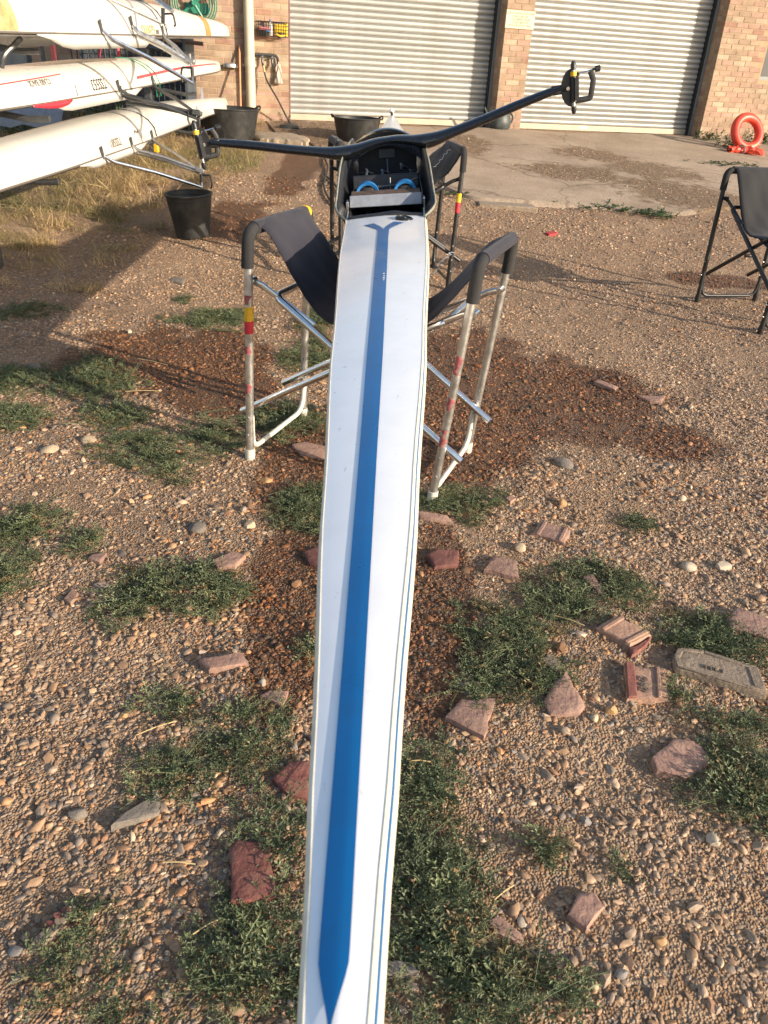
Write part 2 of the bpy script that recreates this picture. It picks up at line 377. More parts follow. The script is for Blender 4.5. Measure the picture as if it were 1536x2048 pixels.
l.new(wm.outputs[0], wc_.inputs[0]); l.new(mx.outputs[2], wc_.inputs[6]); l.new(wc_.outputs[2], b.inputs['Base Color'])
rg = n.new('ShaderNodeMapRange'); rg.inputs[3].default_value = .92; rg.inputs[4].default_value = .5; l.new(wm.outputs[0], rg.inputs[0]); l.new(rg.outputs[0], b.inputs['Roughness'])
hm = n.new('ShaderNodeMath'); hm.operation = 'MULTIPLY_ADD'; hm.inputs[1].default_value = -.7
l.new(vo.outputs['Distance'], hm.inputs[0]); l.new(vo2.outputs['Distance'], hm.inputs[2])
bp = n.new('ShaderNodeBump'); bp.inputs['Strength'].default_value = .9; bp.inputs['Distance'].default_value = .012; bp.invert = False
l.new(hm.outputs[0], bp.inputs['Height']); l.new(bp.outputs[0], b.inputs['Normal'])
me.materials.append(m)

# ------------------------------------------------------------------ concrete apron in front of the doors
edge_px = [(640, 318), (700, 330), (870, 372), (955, 403), (1100, 414), (1210, 422), (1345, 432), (1440, 425), (1536, 415)]
edge = [G(*p) for p in edge_px]
edge = [Vector((-1.75, 11.6, 0)), Vector((-1.3, 10.6, 0))]+edge+[Vector((6.5, 11.9, 0)), Vector((11, 13.2, 0))]
edge = spline([Vector((p.x, p.y, 0)) for p in edge], 6)
rows = []; apr_d = []
NR = 60
for p in edge:
    s = p.dot(WD); t0 = p.dot(WN); row = []
    for k in range(NR+1):
        q = k/NR; t = t0+(TW-0.19-t0)*q
        w = WN*t+WD*s
        jx = 0.03*(rng.random()-.5) if k == 0 else 0
        z = gz(w.x, w.y)+.022+(.012*sin(w.x*2.1+w.y*1.3)) if k > 0 else gz(w.x, w.y)-.03
        row.append((w.x+jx, w.y+jx, z))
    rows.append(row)
mb = MB(); mb.grid(rows)
mb2 = []
m, n, l, b = nt('worn_concrete')
tc = n.new('ShaderNodeTexCoord')
n1 = n.new('ShaderNodeTexNoise'); n1.inputs['Scale'].default_value = 1.3; n1.inputs['Detail'].default_value = 10; n1.inputs['Roughness'].default_value = .68
n2 = n.new('ShaderNodeTexNoise'); n2.inputs['Scale'].default_value = 40; n2.inputs['Detail'].default_value = 5
l.new(tc.outputs['Object'], n1.inputs['Vector']); l.new(tc.outputs['Object'], n2.inputs['Vector'])
c1 = n.new('ShaderNodeValToRGB'); c1.color_ramp.elements[0].position = .3; c1.color_ramp.elements[1].position = .68
c1.color_ramp.elements[0].color = (.235, .17, .115, 1); c1.color_ramp.elements[1].color = (.39, .30, .215, 1)
l.new(n1.outputs[0], c1.inputs[0])
sp = n.new('ShaderNodeMix'); sp.data_type = 'RGBA'; sp.blend_type = 'OVERLAY'; sp.inputs[0].default_value = .45
l.new(c1.outputs[0], sp.inputs[6]); l.new(n2.outputs[0], sp.inputs[7])
# cracks
nd = n.new('ShaderNodeTexNoise'); nd.inputs['Scale'].default_value = 3; nd.inputs['Detail'].default_value = 5; l.new(tc.outputs['Object'], nd.inputs['Vector'])
va = n.new('ShaderNodeVectorMath'); va.operation = 'MULTIPLY_ADD'; va.inputs[1].default_value = (.45, .45, 0); l.new(nd.outputs['Color'], va.inputs[0]); l.new(tc.outputs['Object'], va.inputs[2])
vc = n.new('ShaderNodeTexVoronoi'); vc.feature = 'DISTANCE_TO_EDGE'; vc.inputs['Scale'].default_value = .42; l.new(va.outputs[0], vc.inputs['Vector'])
cm = n.new('ShaderNodeMapRange'); cm.inputs[1].default_value = .002; cm.inputs[2].default_value = .010; cm.inputs[3].default_value = .55; cm.inputs[4].default_value = 0
l.new(vc.outputs['Distance'], cm.inputs[0])
ck = n.new('ShaderNodeMix'); ck.data_type = 'RGBA'; ck.inputs[7].default_value = (.10, .065, .04, 1); l.new(cm.outputs[0], ck.inputs[0]); l.new(sp.outputs[2], ck.inputs[6])
# gravelly dirt lying on it
da = n.new('ShaderNodeAttribute'); da.attribute_name = 'dirt'
n3 = n.new('ShaderNodeTexNoise'); n3.inputs['Scale'].default_value = 9; n3.inputs['Detail'].default_value = 8; l.new(tc.outputs['Object'], n3.inputs['Vector'])
dm = n.new('ShaderNodeMath'); dm.operation = 'MULTIPLY_ADD'; dm.use_clamp = True; dm.inputs[1].default_value = 1.7
ds0 = n.new('ShaderNodeMath'); ds0.operation = 'MULTIPLY'; ds0.inputs[1].default_value = 3.2; l.new(n3.outputs[0], ds0.inputs[0]); ds = n.new('ShaderNodeMath'); ds.operation = 'SUBTRACT'; ds.inputs[1].default_value = 2.05; l.new(ds0.outputs[0], ds.inputs[0]); l.new(ds.outputs[0], dm.inputs[2]); l.new(da.outputs['Fac'], dm.inputs[0])
vg = n.new('ShaderNodeTexVoronoi'); vg.inputs['Scale'].default_value = 55; l.new(tc.outputs['Object'], vg.inputs['Vector'])
gsep = n.new('ShaderNodeSeparateColor'); l.new(vg.outputs['Color'], gsep.inputs[0])
gc = n.new('ShaderNodeValToRGB'); gc.color_ramp.elements[0].color = (.06, .036, .02, 1); gc.color_ramp.elements[1].color = (.25, .165, .095, 1); gc.color_ramp.elements[1].position = .95
l.new(gsep.outputs[0], gc.inputs[0])
dk = n.new('ShaderNodeMix'); dk.data_type = 'RGBA'; l.new(dm.outputs[0], dk.inputs[0]); l.new(ck.outputs[2], dk.inputs[6]); l.new(gc.outputs[0], dk.inputs[7])
l.new(dk.outputs[2], b.inputs['Base Color']); b.inputs['Roughness'].default_value = .9
bp = n.new('ShaderNodeBump'); bp.inputs['Strength'].default_value = .5; bp.inputs['Distance'].default_value = .01; l.new(n2.outputs[0], bp.inputs['Height']); l.new(bp.outputs[0], b.inputs['Normal'])
M['concrete'] = m
apron = mb.build('concrete_apron', 'concrete'); apron['kind'] = 'structure'
DIRT = [patch(*a) for a in [(1190, 315, 100, 8), (1300, 345, 120, 12), (1130, 345, 120, 9), (1400, 400, 90, 22), (1330, 388, 110, 20), (1200, 355, 60, 10), (1480, 420, 90, 20), (760, 300, 100, 25), (640, 270, 60, 14), (930, 290, 60, 12), (560, 258, 60, 12)]]
co = np.array([v.co[:] for v in apron.data.vertices])
dv = np.clip(field(co[:, 0], co[:, 1], DIRT, 33, 2.5, .9)*1.6+.25, 0, 1)
at_ = apron.data.attributes.new('dirt', 'FLOAT', 'POINT'); at_.data.foreach_set('value', dv.astype(np.float32))

# ------------------------------------------------------------------ scattering (geometry nodes instances on a point mesh)
def scatter_object(name, pts, rot, scl, colr, variants):
    me = bpy.data.meshes.new(name); me.from_pydata(pts.tolist(), [], []); me.update()
    def attr(nm, ty, data, key):
        a = me.attributes.new(nm, ty, 'POINT'); a.data.foreach_set(key, np.ascontiguousarray(data, dtype=np.float32).ravel())
    attr('rot', 'FLOAT_VECTOR', rot, 'vector'); attr('scl', 'FLOAT_VECTOR', scl, 'vector')
    attr('pcol', 'FLOAT_VECTOR', colr, 'vector')
    vi = nrng.integers(0, len(variants), len(pts)).astype(np.int32)
    a = me.attributes.new('vid', 'INT', 'POINT'); a.data.foreach_set('value', vi)
    o = bpy.data.objects.new(name, me); COL.objects.link(o)
    cl = bpy.data.collections.new(name+'_kinds')
    for v in variants: cl.objects.link(v)
    g = bpy.data.node_groups.new(name+'_scatter', 'GeometryNodeTree')
    g.interface.new_socket('Geometry', in_out='INPUT', socket_type='NodeSocketGeometry'); g.interface.new_socket('Geometry', in_out='OUTPUT', socket_type='NodeSocketGeometry')
    N = g.nodes; L = g.links
    gi = N.new('NodeGroupInput'); go = N.new('NodeGroupOutput'); iop = N.new('GeometryNodeInstanceOnPoints')
    ci = N.new('GeometryNodeCollectionInfo'); ci.inputs['Collection'].default_value = cl; ci.inputs['Separate Children'].default_value = True; ci.inputs['Reset Children'].default_value = True
    def na(nm, ty):
        q = N.new('GeometryNodeInputNamedAttribute'); q.data_type = ty; q.inputs[0].default_value = nm; return q.outputs[0]
    e2r = N.new('FunctionNodeEulerToRotation')
    L.new(na('rot', 'FLOAT_VECTOR'), e2r.inputs[0])
    L.new(gi.outputs[0], iop.inputs['Points']); L.new(ci.outputs[0], iop.inputs['Instance']); iop.inputs['Pick Instance'].default_value = True
    L.new(na('vid', 'INT'), iop.inputs['Instance Index']); L.new(e2r.outputs[0], iop.inputs['Rotation']); L.new(na('scl', 'FLOAT_VECTOR'), iop.inputs['Scale'])
    L.new(iop.outputs[0], go.inputs[0])
    md = o.modifiers.new('scatter', 'NODES'); md.node_group = g
    return o
def inst_mat(name, rough=.7, noise=0.25, nscale=60., translucent=0.0):
    m, n, l, b = nt(name)
    a = n.new('ShaderNodeAttribute'); a.attribute_type = 'INSTANCER'; a.attribute_name = 'pcol'
    tc = n.new('ShaderNodeTexCoord'); nz = n.new('ShaderNodeTexNoise'); nz.inputs['Scale'].default_value = nscale; nz.inputs['Detail'].default_value = 5
    l.new(tc.outputs['Object'], nz.inputs['Vector'])
    mr = n.new('ShaderNodeMapRange'); mr.inputs[1].default_value = .3; mr.inputs[2].default_value = .7; mr.inputs[3].default_value = 1-noise; mr.inputs[4].default_value = 1+noise; l.new(nz.outputs[0], mr.inputs[0])
    mu = n.new('ShaderNodeVectorMath'); mu.operation = 'SCALE'; l.new(a.outputs['Vector'], mu.inputs[0]); l.new(mr.outputs[0], mu.inputs['Scale'])
    l.new(mu.outputs[0], b.inputs['Base Color']); b.inputs['Roughness'].default_value = rough
    if translucent:
        b.inputs['Subsurface Weight'].default_value = 0
        t = n.new('ShaderNodeBsdfTranslucent'); l.new(mu.outputs[0], t.inputs[0]); ms = n.new('ShaderNodeMixShader'); ms.inputs[0].default_value = translucent
        l.new(b.outputs[0], ms.inputs[1]); l.new(t.outputs[0], ms.inputs[2]); l.new(ms.outputs[0], n['Material Output'].inputs[0])
    return m
def pebble_mesh(seed, sub=2, jag=.18, flat=.55, name='pebble'):
    r = random.Random(seed); bm = bmesh.new(); bmesh.ops.create_icosphere(bm, subdivisions=sub, radius=1.0)
    ax = [Vector((r.gauss(0, 1), r.gauss(0, 1), r.gauss(0, 1))).normalized() for i in range(7)]
    cut = [r.uniform(.55, .9) for i in range(7)]
    sx, sy, sz = 1, r.uniform(.62, .95), r.uniform(flat*.75, flat*1.25)
    for v in bm.verts:
        p = v.co.copy()
        for a, c in zip(ax, cut):
            d = p.dot(a)
            if d > c: p -= a*(d-c)*.85
        p *= 1+r.uniform(-jag, jag)*.25
        v.co = Vector((p.x*sx, p.y*sy, p.z*sz))
    me = bpy.data.meshes.new(name); bm.to_mesh(me); bm.free()
    me.polygons.foreach_set('use_smooth', [True]*len(me.polygons)); me.set_sharp_from_angle(angle=radians(32))
    return me
M['pebble'] = inst_mat('pebble_stone', .62, .22, 1.5)
pv = []
for i in range(14):
    me_ = pebble_mesh(100+i, 2 if i < 9 else 1); me_.materials.append(M['pebble']); pv.append(bpy.data.objects.new('pebble_kind', me_))
PAL = np.array([(.30, .18, .095), (.235, .138, .07), (.37, .245, .14), (.21, .17, .13), (.14, .115, .095), (.36, .18, .07), (.48, .365, .25), (.185, .10, .05), (.125, .118, .11), (.28, .19, .115), (.32, .155, .08)])*np.array([1.16, 1.09, 1.05])
PW = np.array([.13, .13, .10, .15, .13, .05, .06, .11, .10, .12, .03]); PW /= PW.sum()
def frustum_ok(X, Y, Zg, m=1000):
    d = np.stack([X, Y, Zg-CAM_H], -1); z = d@np.array(fwd); z = np.maximum(z, .05)
    a = W_/2+FPX*(d@np.array(rt))/z; bb = H_/2-FPX*(d@np.array(up))/z
    return (a > -m) & (a < W_+m) & (bb > -m) & (bb < H_+m)
def scatter_pts(n, x0, x1, y0, y1, seed):
    r = np.random.default_rng(seed); X = r.uniform(x0, x1, n); Y = r.uniform(y0, y1, n); Z = ground_z_np(X, Y)
    k = frustum_ok(X, Y, Z); return X[k], Y[k], Z[k]
SAND = [patch(*a) for a in [(130, 520, 180, 60), (60, 700, 120, 50), (330, 420, 130, 40), (250, 1200, 60, 100), (120, 1000, 150, 60), (230, 1080, 120, 70), (560, 460, 70, 40)]]
GRASSY = [patch(*a) for a in [(120, 400, 260, 50), (330, 330, 120, 40)]]
APR = [(p.x, p.y) for p in edge]
PX, PY, PZ, PS = [], [], [], []
for n_, x0, x1, y0, y1, smed, ssd, seed in [(96000, -2.3, 2.5, .25, 2.3, .0057, .44, 1), (106000, -3.3, 3.6, 2.3, 4.4, .0061, .44, 2), (84000, -4.4, 5.0, 4.4, 7.4, .0070, .36, 3), (17000, -4.0, 4.6, 7.4, 9.2, .010, .35, 5), (260, -1.7, 1.7, .25, 2.3, .0115, .22, 4), (900, -2.8, 3.2, 2.3, 5.5, .0125, .30, 6)]:
    X, Y, Z = scatter_pts(n_, x0, x1, y0, y1, seed)
    r = np.random.default_rng(seed+50); S = smed*np.exp(r.normal(0, ssd, len(X)))
    den = vnoise(X*2.2+30, Y*2.2+30, 8, 3); keep = r.random(len(X)) < np.clip((den-.22)*3.2, .42, 1)
    sa = field(X, Y, SAND, 9, 4, .6); keep &= r.random(len(X)) < np.clip(1-sa*1.6, .22, 1)
    ga = field(X, Y, GRASSY, 10, 4, .6); keep &= r.random(len(X)) < np.clip(.9-ga*2, .05, 1)
    # none on the concrete
    sarr = X*WD.x+Y*WD.y; tarr = X*WN.x+Y*WN.y
    es = np.array([a*WD.x+c*WD.y for a, c in APR]); et = np.array([a*WN.x+c*WN.y for a, c in APR]); o_ = np.argsort(es)
    lim = np.interp(sarr, es[o_], et[o_]); keep &= (tarr < lim+.05) | (r.random(len(X)) < .05)
    PX.append(X[keep]); PY.append(Y[keep]); PZ.append(Z[keep]); PS.append(S[keep])
r = np.random.default_rng(91); X = r.uniform(-1.5, 6.5, 42000); Y = r.uniform(8.6, 14.6, 42000)
fd = field(X, Y, DIRT, 33, 2.5, .9); sarr = X*WD.x+Y*WD.y; tarr = X*WN.x+Y*WN.y
keep = (r.random(len(X)) < np.clip(fd*.5+.04, .01, .35)) & (tarr > np.interp(sarr, es[o_], et[o_])+.05) & (tarr < TW-.2)
X, Y = X[keep], Y[keep]; PX.append(X); PY.append(Y); PZ.append(gz_np(X, Y)+.022+.012*np.sin(X*2.1+Y*1.3)); PS.append(.0075*np.exp(r.normal(0, .4, len(X))))
X = np.concatenate(PX); Y = np.concatenate(PY); Z = np.concatenate(PZ); S = np.clip(np.concatenate(PS), .0030, .024); N_ = len(X)
colr = PAL[nrng.choice(len(PAL), N_, p=PW)]*nrng.uniform(.66, 1.25, (N_, 1))
wt = np.clip(field(X, Y, WET, 21, 4.0, 1.1)*3.6+.55, 0, 1)[:, None]
dust = np.array([.36, .245, .155]); hz = np.clip(vnoise(X*1.7, Y*1.7, 44, 3)*1.2-.35+.035*np.clip(Y-3, 0, 5), 0, .5)[:, None]*(1-wt)
colr = colr*(1-hz)+dust*hz
colr = colr*(1-wt)+colr*np.array([.50, .36, .25])*wt
rot = np.stack([nrng.normal(0, .28, N_), nrng.normal(0, .28, N_), nrng.uniform(0, 6.28, N_)], -1)
scl = S[:, None]*np.stack([nrng.uniform(.9, 1.25, N_), nrng.uniform(.8, 1.1, N_), nrng.uniform(.65, 1.05, N_)], -1)
pts = np.stack([X, Y, Z+S*nrng.uniform(-.12, .16, N_)], -1)
gravel = scatter_object('gravel', pts, rot, scl, colr, pv)
tag(gravel, 'loose brown and grey pebbles covering the yard', 'gravel', kind='stuff')

# ------------------------------------------------------------------ low leafy weeds between the stones
def sprig(seed, stems=7, leaves=9, R=.05, ll=.0098):
    r = random.Random(seed); mb = MB()
    for s in range(stems):
        a = r.uniform(0, 6.28); L_ = R*r.uniform(.5, 1.2); h = r.uniform(.002, .014)
        P = [Vector((cos(a)*L_*t+.006*sin(t*5+s), sin(a)*L_*t, .004+h*sin(t*2.2))) for t in [i/4 for i in range(5)]]
        mb.tube(P, .0006, 3, caps=False)
        for k in range(leaves):
            t = (k+.6)/leaves; i = min(int(t*4), 3); f = t*4-i; p = P[i].lerp(P[i+1], f)
            b_ = a+(1 if k % 2 else -1)*r.uniform(.5, 1.4); l_ = ll*r.uniform(.6, 1.25); w_ = l_*r.uniform(.16, .26); tl = r.uniform(-.1, .8)
            d = Vector((cos(b_)*cos(tl), sin(b_)*cos(tl), sin(tl))); e = Vector((-sin(b_), cos(b_), 0)); nn = d.cross(e)
            mb.add([p, p+d*l_*.5+e*w_+nn*.0008, p+d*l_, p+d*l_*.5-e*w_+nn*.0008, p+d*l_*.5-nn*.001], [(0, 1, 4), (1, 2, 4), (2, 3, 4), (3, 0, 4)])
    me = mb.mesh('weed_sprig'); me.materials.append(M['leaf']); return bpy.data.objects.new('weed_kind', me)
M['leaf'] = inst_mat('weed_leaf', .6, .25, 40., .25)
sv = [sprig(300+i) for i in range(7)]+[sprig(320+i, 3, 10, .12, .0085) for i in range(2)]
WEED = [patch(*a) for a in [(360, 1185, 150, 65, 1.2), (250, 1210, 70, 40), (40, 1050, 70, 50), (10, 1150, 50, 50), (165, 1085, 35, 25), (310, 905, 110, 45), (430, 880, 80, 50), (180, 760, 90, 45), (220, 840, 80, 30), (430, 640, 90, 22), (370, 600, 25, 14), (60, 622, 55, 16), (620, 1010, 70, 45), (930, 1015, 90, 35), (1040, 1345, 140, 95, 1.3), (1010, 1260, 120, 40),
   (1190, 1165, 100, 40), (1130, 1210, 80, 40), (1420, 1275, 120, 40), (1420, 1545, 120, 85, 1.2), (1470, 1440, 110, 40), (1360, 1390, 50, 40), (1280, 1055, 35, 16), (1080, 1690, 45, 35), (1250, 1745, 25, 20), (840, 1590, 90, 110, 1.2), (850, 1780, 130, 140, 1.3), (930, 1960, 220, 95, 1.3), (1080, 1970, 110, 70), (510, 1480, 90, 75, 1.2), (330, 1560, 80, 60), (540, 1700, 90, 170, 1.2),
   (490, 1900, 160, 150, 1.4), (190, 1850, 150, 55), (330, 1990, 200, 60), (120, 1940, 70, 60), (640, 640, 40, 30), (560, 840, 80, 40), (30, 840, 60, 40), (20, 760, 60, 40), (640, 1300, 50, 30), (660, 2000, 100, 60), (1500, 1560, 60, 120), (640, 700, 60, 40), (330, 1400, 70, 30)]]
X, Y, Z = scatter_pts(85000, -2.6, 2.6, .2, 5.4, 77)
f = field(X, Y, WEED, 55, 5.0, 1.5)
HOLES = [patch(*a) for a in [(505, 1752, 50, 66), (585, 1562, 40, 44), (1295, 1370, 52, 40), (1440, 1355, 105, 45), (1370, 1520, 66, 42), (1130, 1400, 42, 46), (1245, 1275, 56, 36), (108, 1850, 50, 52), (1495, 1250, 46, 32), (1188, 1176, 24, 24), (935, 1440, 50, 40), (1170, 1825, 45, 42), (1012, 1862, 40, 32), (460, 1125, 38, 22), (448, 1330, 55, 24), (618, 902, 40, 18), (1100, 1332, 22, 22), (550, 1400, 32, 18), (275, 1630, 55, 36), (870, 1040, 42, 14), (1100, 1068, 42, 26)]]
f = f-np.clip(field(X, Y, HOLES, 57, 8.0, .35)*6, 0, 4)
kp = nrng.random(len(X)) < np.clip(f*.72+.15, 0, .50); X, Y, Z, f = X[kp], Y[kp], Z[kp], f[kp]
N_ = len(X)
g1 = np.array([.080, .108, .048]); g2 = np.array([.195, .222, .11]); u_ = nrng.random((N_, 1)); colr = (g1*(1-u_)+g2*u_)*nrng.uniform(.7, 1.2, (N_, 1))
dry = (nrng.random((N_, 1)) < .09); colr = np.where(dry, np.array([.22, .17, .08]), colr)
sc = nrng.uniform(.7, 1.35, N_)*(.75+.35*np.clip(f, 0, 1))
weeds = scatter_object('weeds', np.stack([X, Y, Z+.003+.008*np.clip(f, 0, 1)*nrng.random(N_)], -1), np.stack([nrng.normal(0, .2, N_), nrng.normal(0, .2, N_), nrng.uniform(0, 6.28, N_)], -1), np.stack([sc]*3, -1), colr, sv)
tag(weeds, 'low green leafy weeds growing in patches between the pebbles', 'weeds', kind='stuff')

# ------------------------------------------------------------------ dry grass under the boat rack
def tuft(seed, nb=20, L_=.115, spread=.07, w=.0018):
    r = random.Random(seed); mb = MB()
    for i in range(nb):
        a = r.uniform(0, 6.28); x, y = r.gauss(0, spread*.5), r.gauss(0, spread*.5); l_ = L_*r.uniform(.4, 1.2); bd = r.uniform(.4, 2.2)
        P = []
        for k in range(5):
            t = k/4; P.append(Vector((x+cos(a)*l_*t*t*bd*.8, y+sin(a)*l_*t*t*bd*.8, l_*t*(1-.35*t*bd))))
        e = Vector((-sin(a), cos(a), 0))
        rows = [[p+e*w*(1-k/4.3), p-e*w*(1-k/4.3)] for k, p in enumerate(P)]
        mb.grid(rows)
    me = mb.mesh('grass_tuft'); me.materials.append(M['grass']); return bpy.data.objects.new('tuft_kind', me)
M['grass'] = inst_mat('grass_blade', .75, .25, 10., .3)
tv = [tuft(500+i) for i in range(7)]
DRY = [patch(*a) for a in [(60, 430, 190, 40, 1.2), (200, 370, 200, 45, 1.3), (330, 320, 110, 40, 1.1), (420, 330, 70, 40), (480, 320, 60, 20), (30, 480, 120, 25), (-150, 420, 250, 60), (150, 300, 200, 30), (520, 300, 40, 20, .6)]]
X = nrng.uniform(-7, -.6, 30000); Y = nrng.uniform(5.2, 12.4, 30000); Z = ground_z_np(X, Y)
kk = frustum_ok(X, Y, Z, 300); X, Y, Z = X[kk], Y[kk], Z[kk]
f = field(X, Y, DRY, 66, 4.0, .8); f = np.maximum(f, np.where(X < -2.0, .25, -1))
f = f-np.clip((vnoise(X*6, Y*6, 93, 3)-.45)*2.2, 0, .8)
kp = nrng.random(len(X)) < np.clip(f*1.1, 0, .62); X, Y, Z = X[kp], Y[kp], Z[kp]; N_ = len(X)
u_ = np.clip(vnoise(X*2.5, Y*2.5, 71, 3)*2.0-.80+nrng.normal(0, .16, N_), 0, 1)[:, None]
colr = (np.array([.47, .34, .17])*(1-u_)+np.array([.16, .17, .06])*u_)*nrng.uniform(.7, 1.2, (N_, 1))
sc = np.exp(nrng.normal(-.42, .42, N_))
dg = scatter_object('dry_grass', np.stack([X, Y, Z], -1), np.stack([nrng.normal(0, .45, N_), nrng.normal(0, .45, N_), nrng.uniform(0, 6.28, N_)], -1), np.stack([sc*1.1, sc*1.1, sc], -1), colr, tv)
tag(dg, 'dry straw coloured grass under and around the boat rack', 'grass', kind='stuff')

# ================================================================== boathouse
m, n, l, b = nt('buff_brick')
oi = n.new('ShaderNodeObjectInfo'); ge = n.new('ShaderNodeNewGeometry'); ad = n.new('ShaderNodeMath'); ad.operation = 'ADD'; fr = n.new('ShaderNodeMath'); fr.operation = 'FRACT'
l.new(oi.outputs['Random'], ad.inputs[0]); l.new(ge.outputs['Random Per Island'], ad.inputs[1]); l.new(ad.outputs[0], fr.inputs[0])
cr = n.new('ShaderNodeValToRGB'); cr.color_ramp.interpolation = 'CONSTANT'; el = cr.color_ramp.elements
bp_ = [(0, (.34, .235, .16)), (.18, (.38, .275, .19)), (.36, (.345, .22, .16)), (.5, (.305, .215, .145)), (.66, (.365, .235, .175)), (.8, (.40, .305, .215)), (.95, (.315, .18, .125))]
el[0].color = (*bp_[0][1], 1); el[1].position = bp_[1][0]; el[1].color = (*bp_[1][1], 1)
for p_, c_ in bp_[2:]: e = el.new(p_); e.color = (*c_, 1)
l.new(fr.outputs[0], cr.inputs[0])
tc = n.new('ShaderNodeTexCoord'); gp = n.new('ShaderNodeNewGeometry')
nz = n.new('ShaderNodeTexNoise'); nz.inputs['Scale'].default_value = 9; nz.inputs['Detail'].default_value = 9; nz.inputs['Roughness'].default_value = .7
l.new(gp.outputs['Position'], nz.inputs['Vector'])
mr = n.new('ShaderNodeMapRange'); mr.inputs[1].default_value = .25; mr.inputs[2].default_value = .75; mr.inputs[3].default_value = .68; mr.inputs[4].default_value = 1.25; l.new(nz.outputs[0], mr.inputs[0])
nl = n.new('ShaderNodeTexNoise'); nl.inputs['Scale'].default_value = 1.6; nl.inputs['Detail'].default_value = 6; l.new(gp.outputs['Position'], nl.inputs['Vector']); ml = n.new('ShaderNodeMapRange'); ml.inputs[1].default_value = .3; ml.inputs[2].default_value = .7; ml.inputs[3].default_value = .72; ml.inputs[4].default_value = 1.12; l.new(nl.outputs[0], ml.inputs[0]); mm_ = n.new('ShaderNodeMath'); mm_.operation = 'MULTIPLY'; l.new(mr.outputs[0], mm_.inputs[0]); l.new(ml.outputs[0], mm_.inputs[1])
sc_ = n.new('ShaderNodeVectorMath'); sc_.operation = 'SCALE'; l.new(cr.outputs[0], sc_.inputs[0]); l.new(mm_.outputs[0], sc_.inputs['Scale'])
l.new(sc_.outputs[0], b.inputs['Base Color']); b.inputs['Roughness'].default_value = .9
nb = n.new('ShaderNodeTexNoise'); nb.inputs['Scale'].default_value = 130; nb.inputs['Detail'].default_value = 4; l.new(gp.outputs['Position'], nb.inputs['Vector'])
bu = n.new('ShaderNodeBump'); bu.inputs['Strength'].default_value = .35; bu.inputs['Distance'].default_value = .006; l.new(nb.outputs[0], bu.inputs['Height']); l.new(bu.outputs[0], b.inputs['Normal'])
M['brick'] = m
M['mortar'] = mat('sandy_mortar', (.34, .245, .15), .95, var=.12, scale=10, bump=.3, bscale=200, coords='Object')
M['lath'] = mat('galvanised_lath', (.365, .365, .345), .45, .2, var=.08, scale=4, dirt=(.26, .235, .19), damt=.5, dscale=2.2, objvar=.12)
M['doorrail'] = mat('dusty_bottom_rail', (.42, .37, .28), .55, .1, var=.1, scale=6, dirt=(.34, .27, .18), damt=.5, dscale=5)

house = empty('boathouse', WP(5.68, 0, 0.5), 0, 'pale buff brick boathouse with two grey roller shutter doors', 'building')
HI = house.matrix_world.copy(); HL = Vector(house.location)
Rw = Matrix.Rotation(PSI, 3, 'Z')
def wbox(mb, s0, s1, o0, o1, z0, z1):    # box aligned with the wall
    c = WP((s0+s1)/2, (o0+o1)/2, (z0+z1)/2)
    mb.box(c-HL, (abs(s1-s0), abs(o1-o0), abs(z1-z0)), Rw)
OUT, DIN = .17, -.17
SL, SP0, SP1, SR = 2.24, 5.45, 5.90, 9.20
S_END0, S_END1, ZTOP = -8.0, 14.0, 3.75
WIN = (10.12, 11.35, 1.49, 2.35)
walls = {}
mb = MB(); wbox(mb, S_END0, SL-.006, -.25, OUT-.0035, ZB-.4, ZTOP); wl_ = mb.build('brick_wall', 'mortar', house, False); walls['L'] = wl_
mb = MB(); wbox(mb, SP0+.006, SP1-.006, -.25, OUT-.006, ZB-.4, ZTOP); wp_ = mb.build('brick_pier', 'mortar', house, False); walls['P'] = wp_
mb = MB()
wbox(mb, SR+.006, WIN[0], -.25, OUT-.006, ZB-.4, ZTOP); wbox(mb, WIN[0], WIN[1], -.25, OUT-.006, ZB-.4, WIN[2]); wbox(mb, WIN[0], WIN[1], -.25, OUT-.006, WIN[3], ZTOP); wbox(mb, WIN[1], S_END1, -.25, OUT-.006, ZB-.4, ZTOP)
wr_ = mb.build('brick_wall', 'mortar', house, False); walls['R'] = wr_
mb = MB(); wbox(mb, SL-.4, SR+.4, -.24, OUT-.02, 3.25, ZTOP+.01); mb.build('lintel', 'slab', house, False)
mb = MB(); wbox(mb, S_END0-.2, S_END1+.2, -7.0, OUT+.25, ZTOP+.01, ZTOP+.2); mb.build('roof', 'postgrey', house, False)
mb = MB(); wbox(mb, S_END0, S_END1, -7, -6.8, ZB-.4, ZTOP); wbox(mb, S_END0, S_END0+.2, -6.8, -.25, ZB-.4, ZTOP); wbox(mb, S_END1-.2, S_END1, -6.8, -.25, ZB-.4, ZTOP); mb.build('rear_wall', 'mortar', house, False)
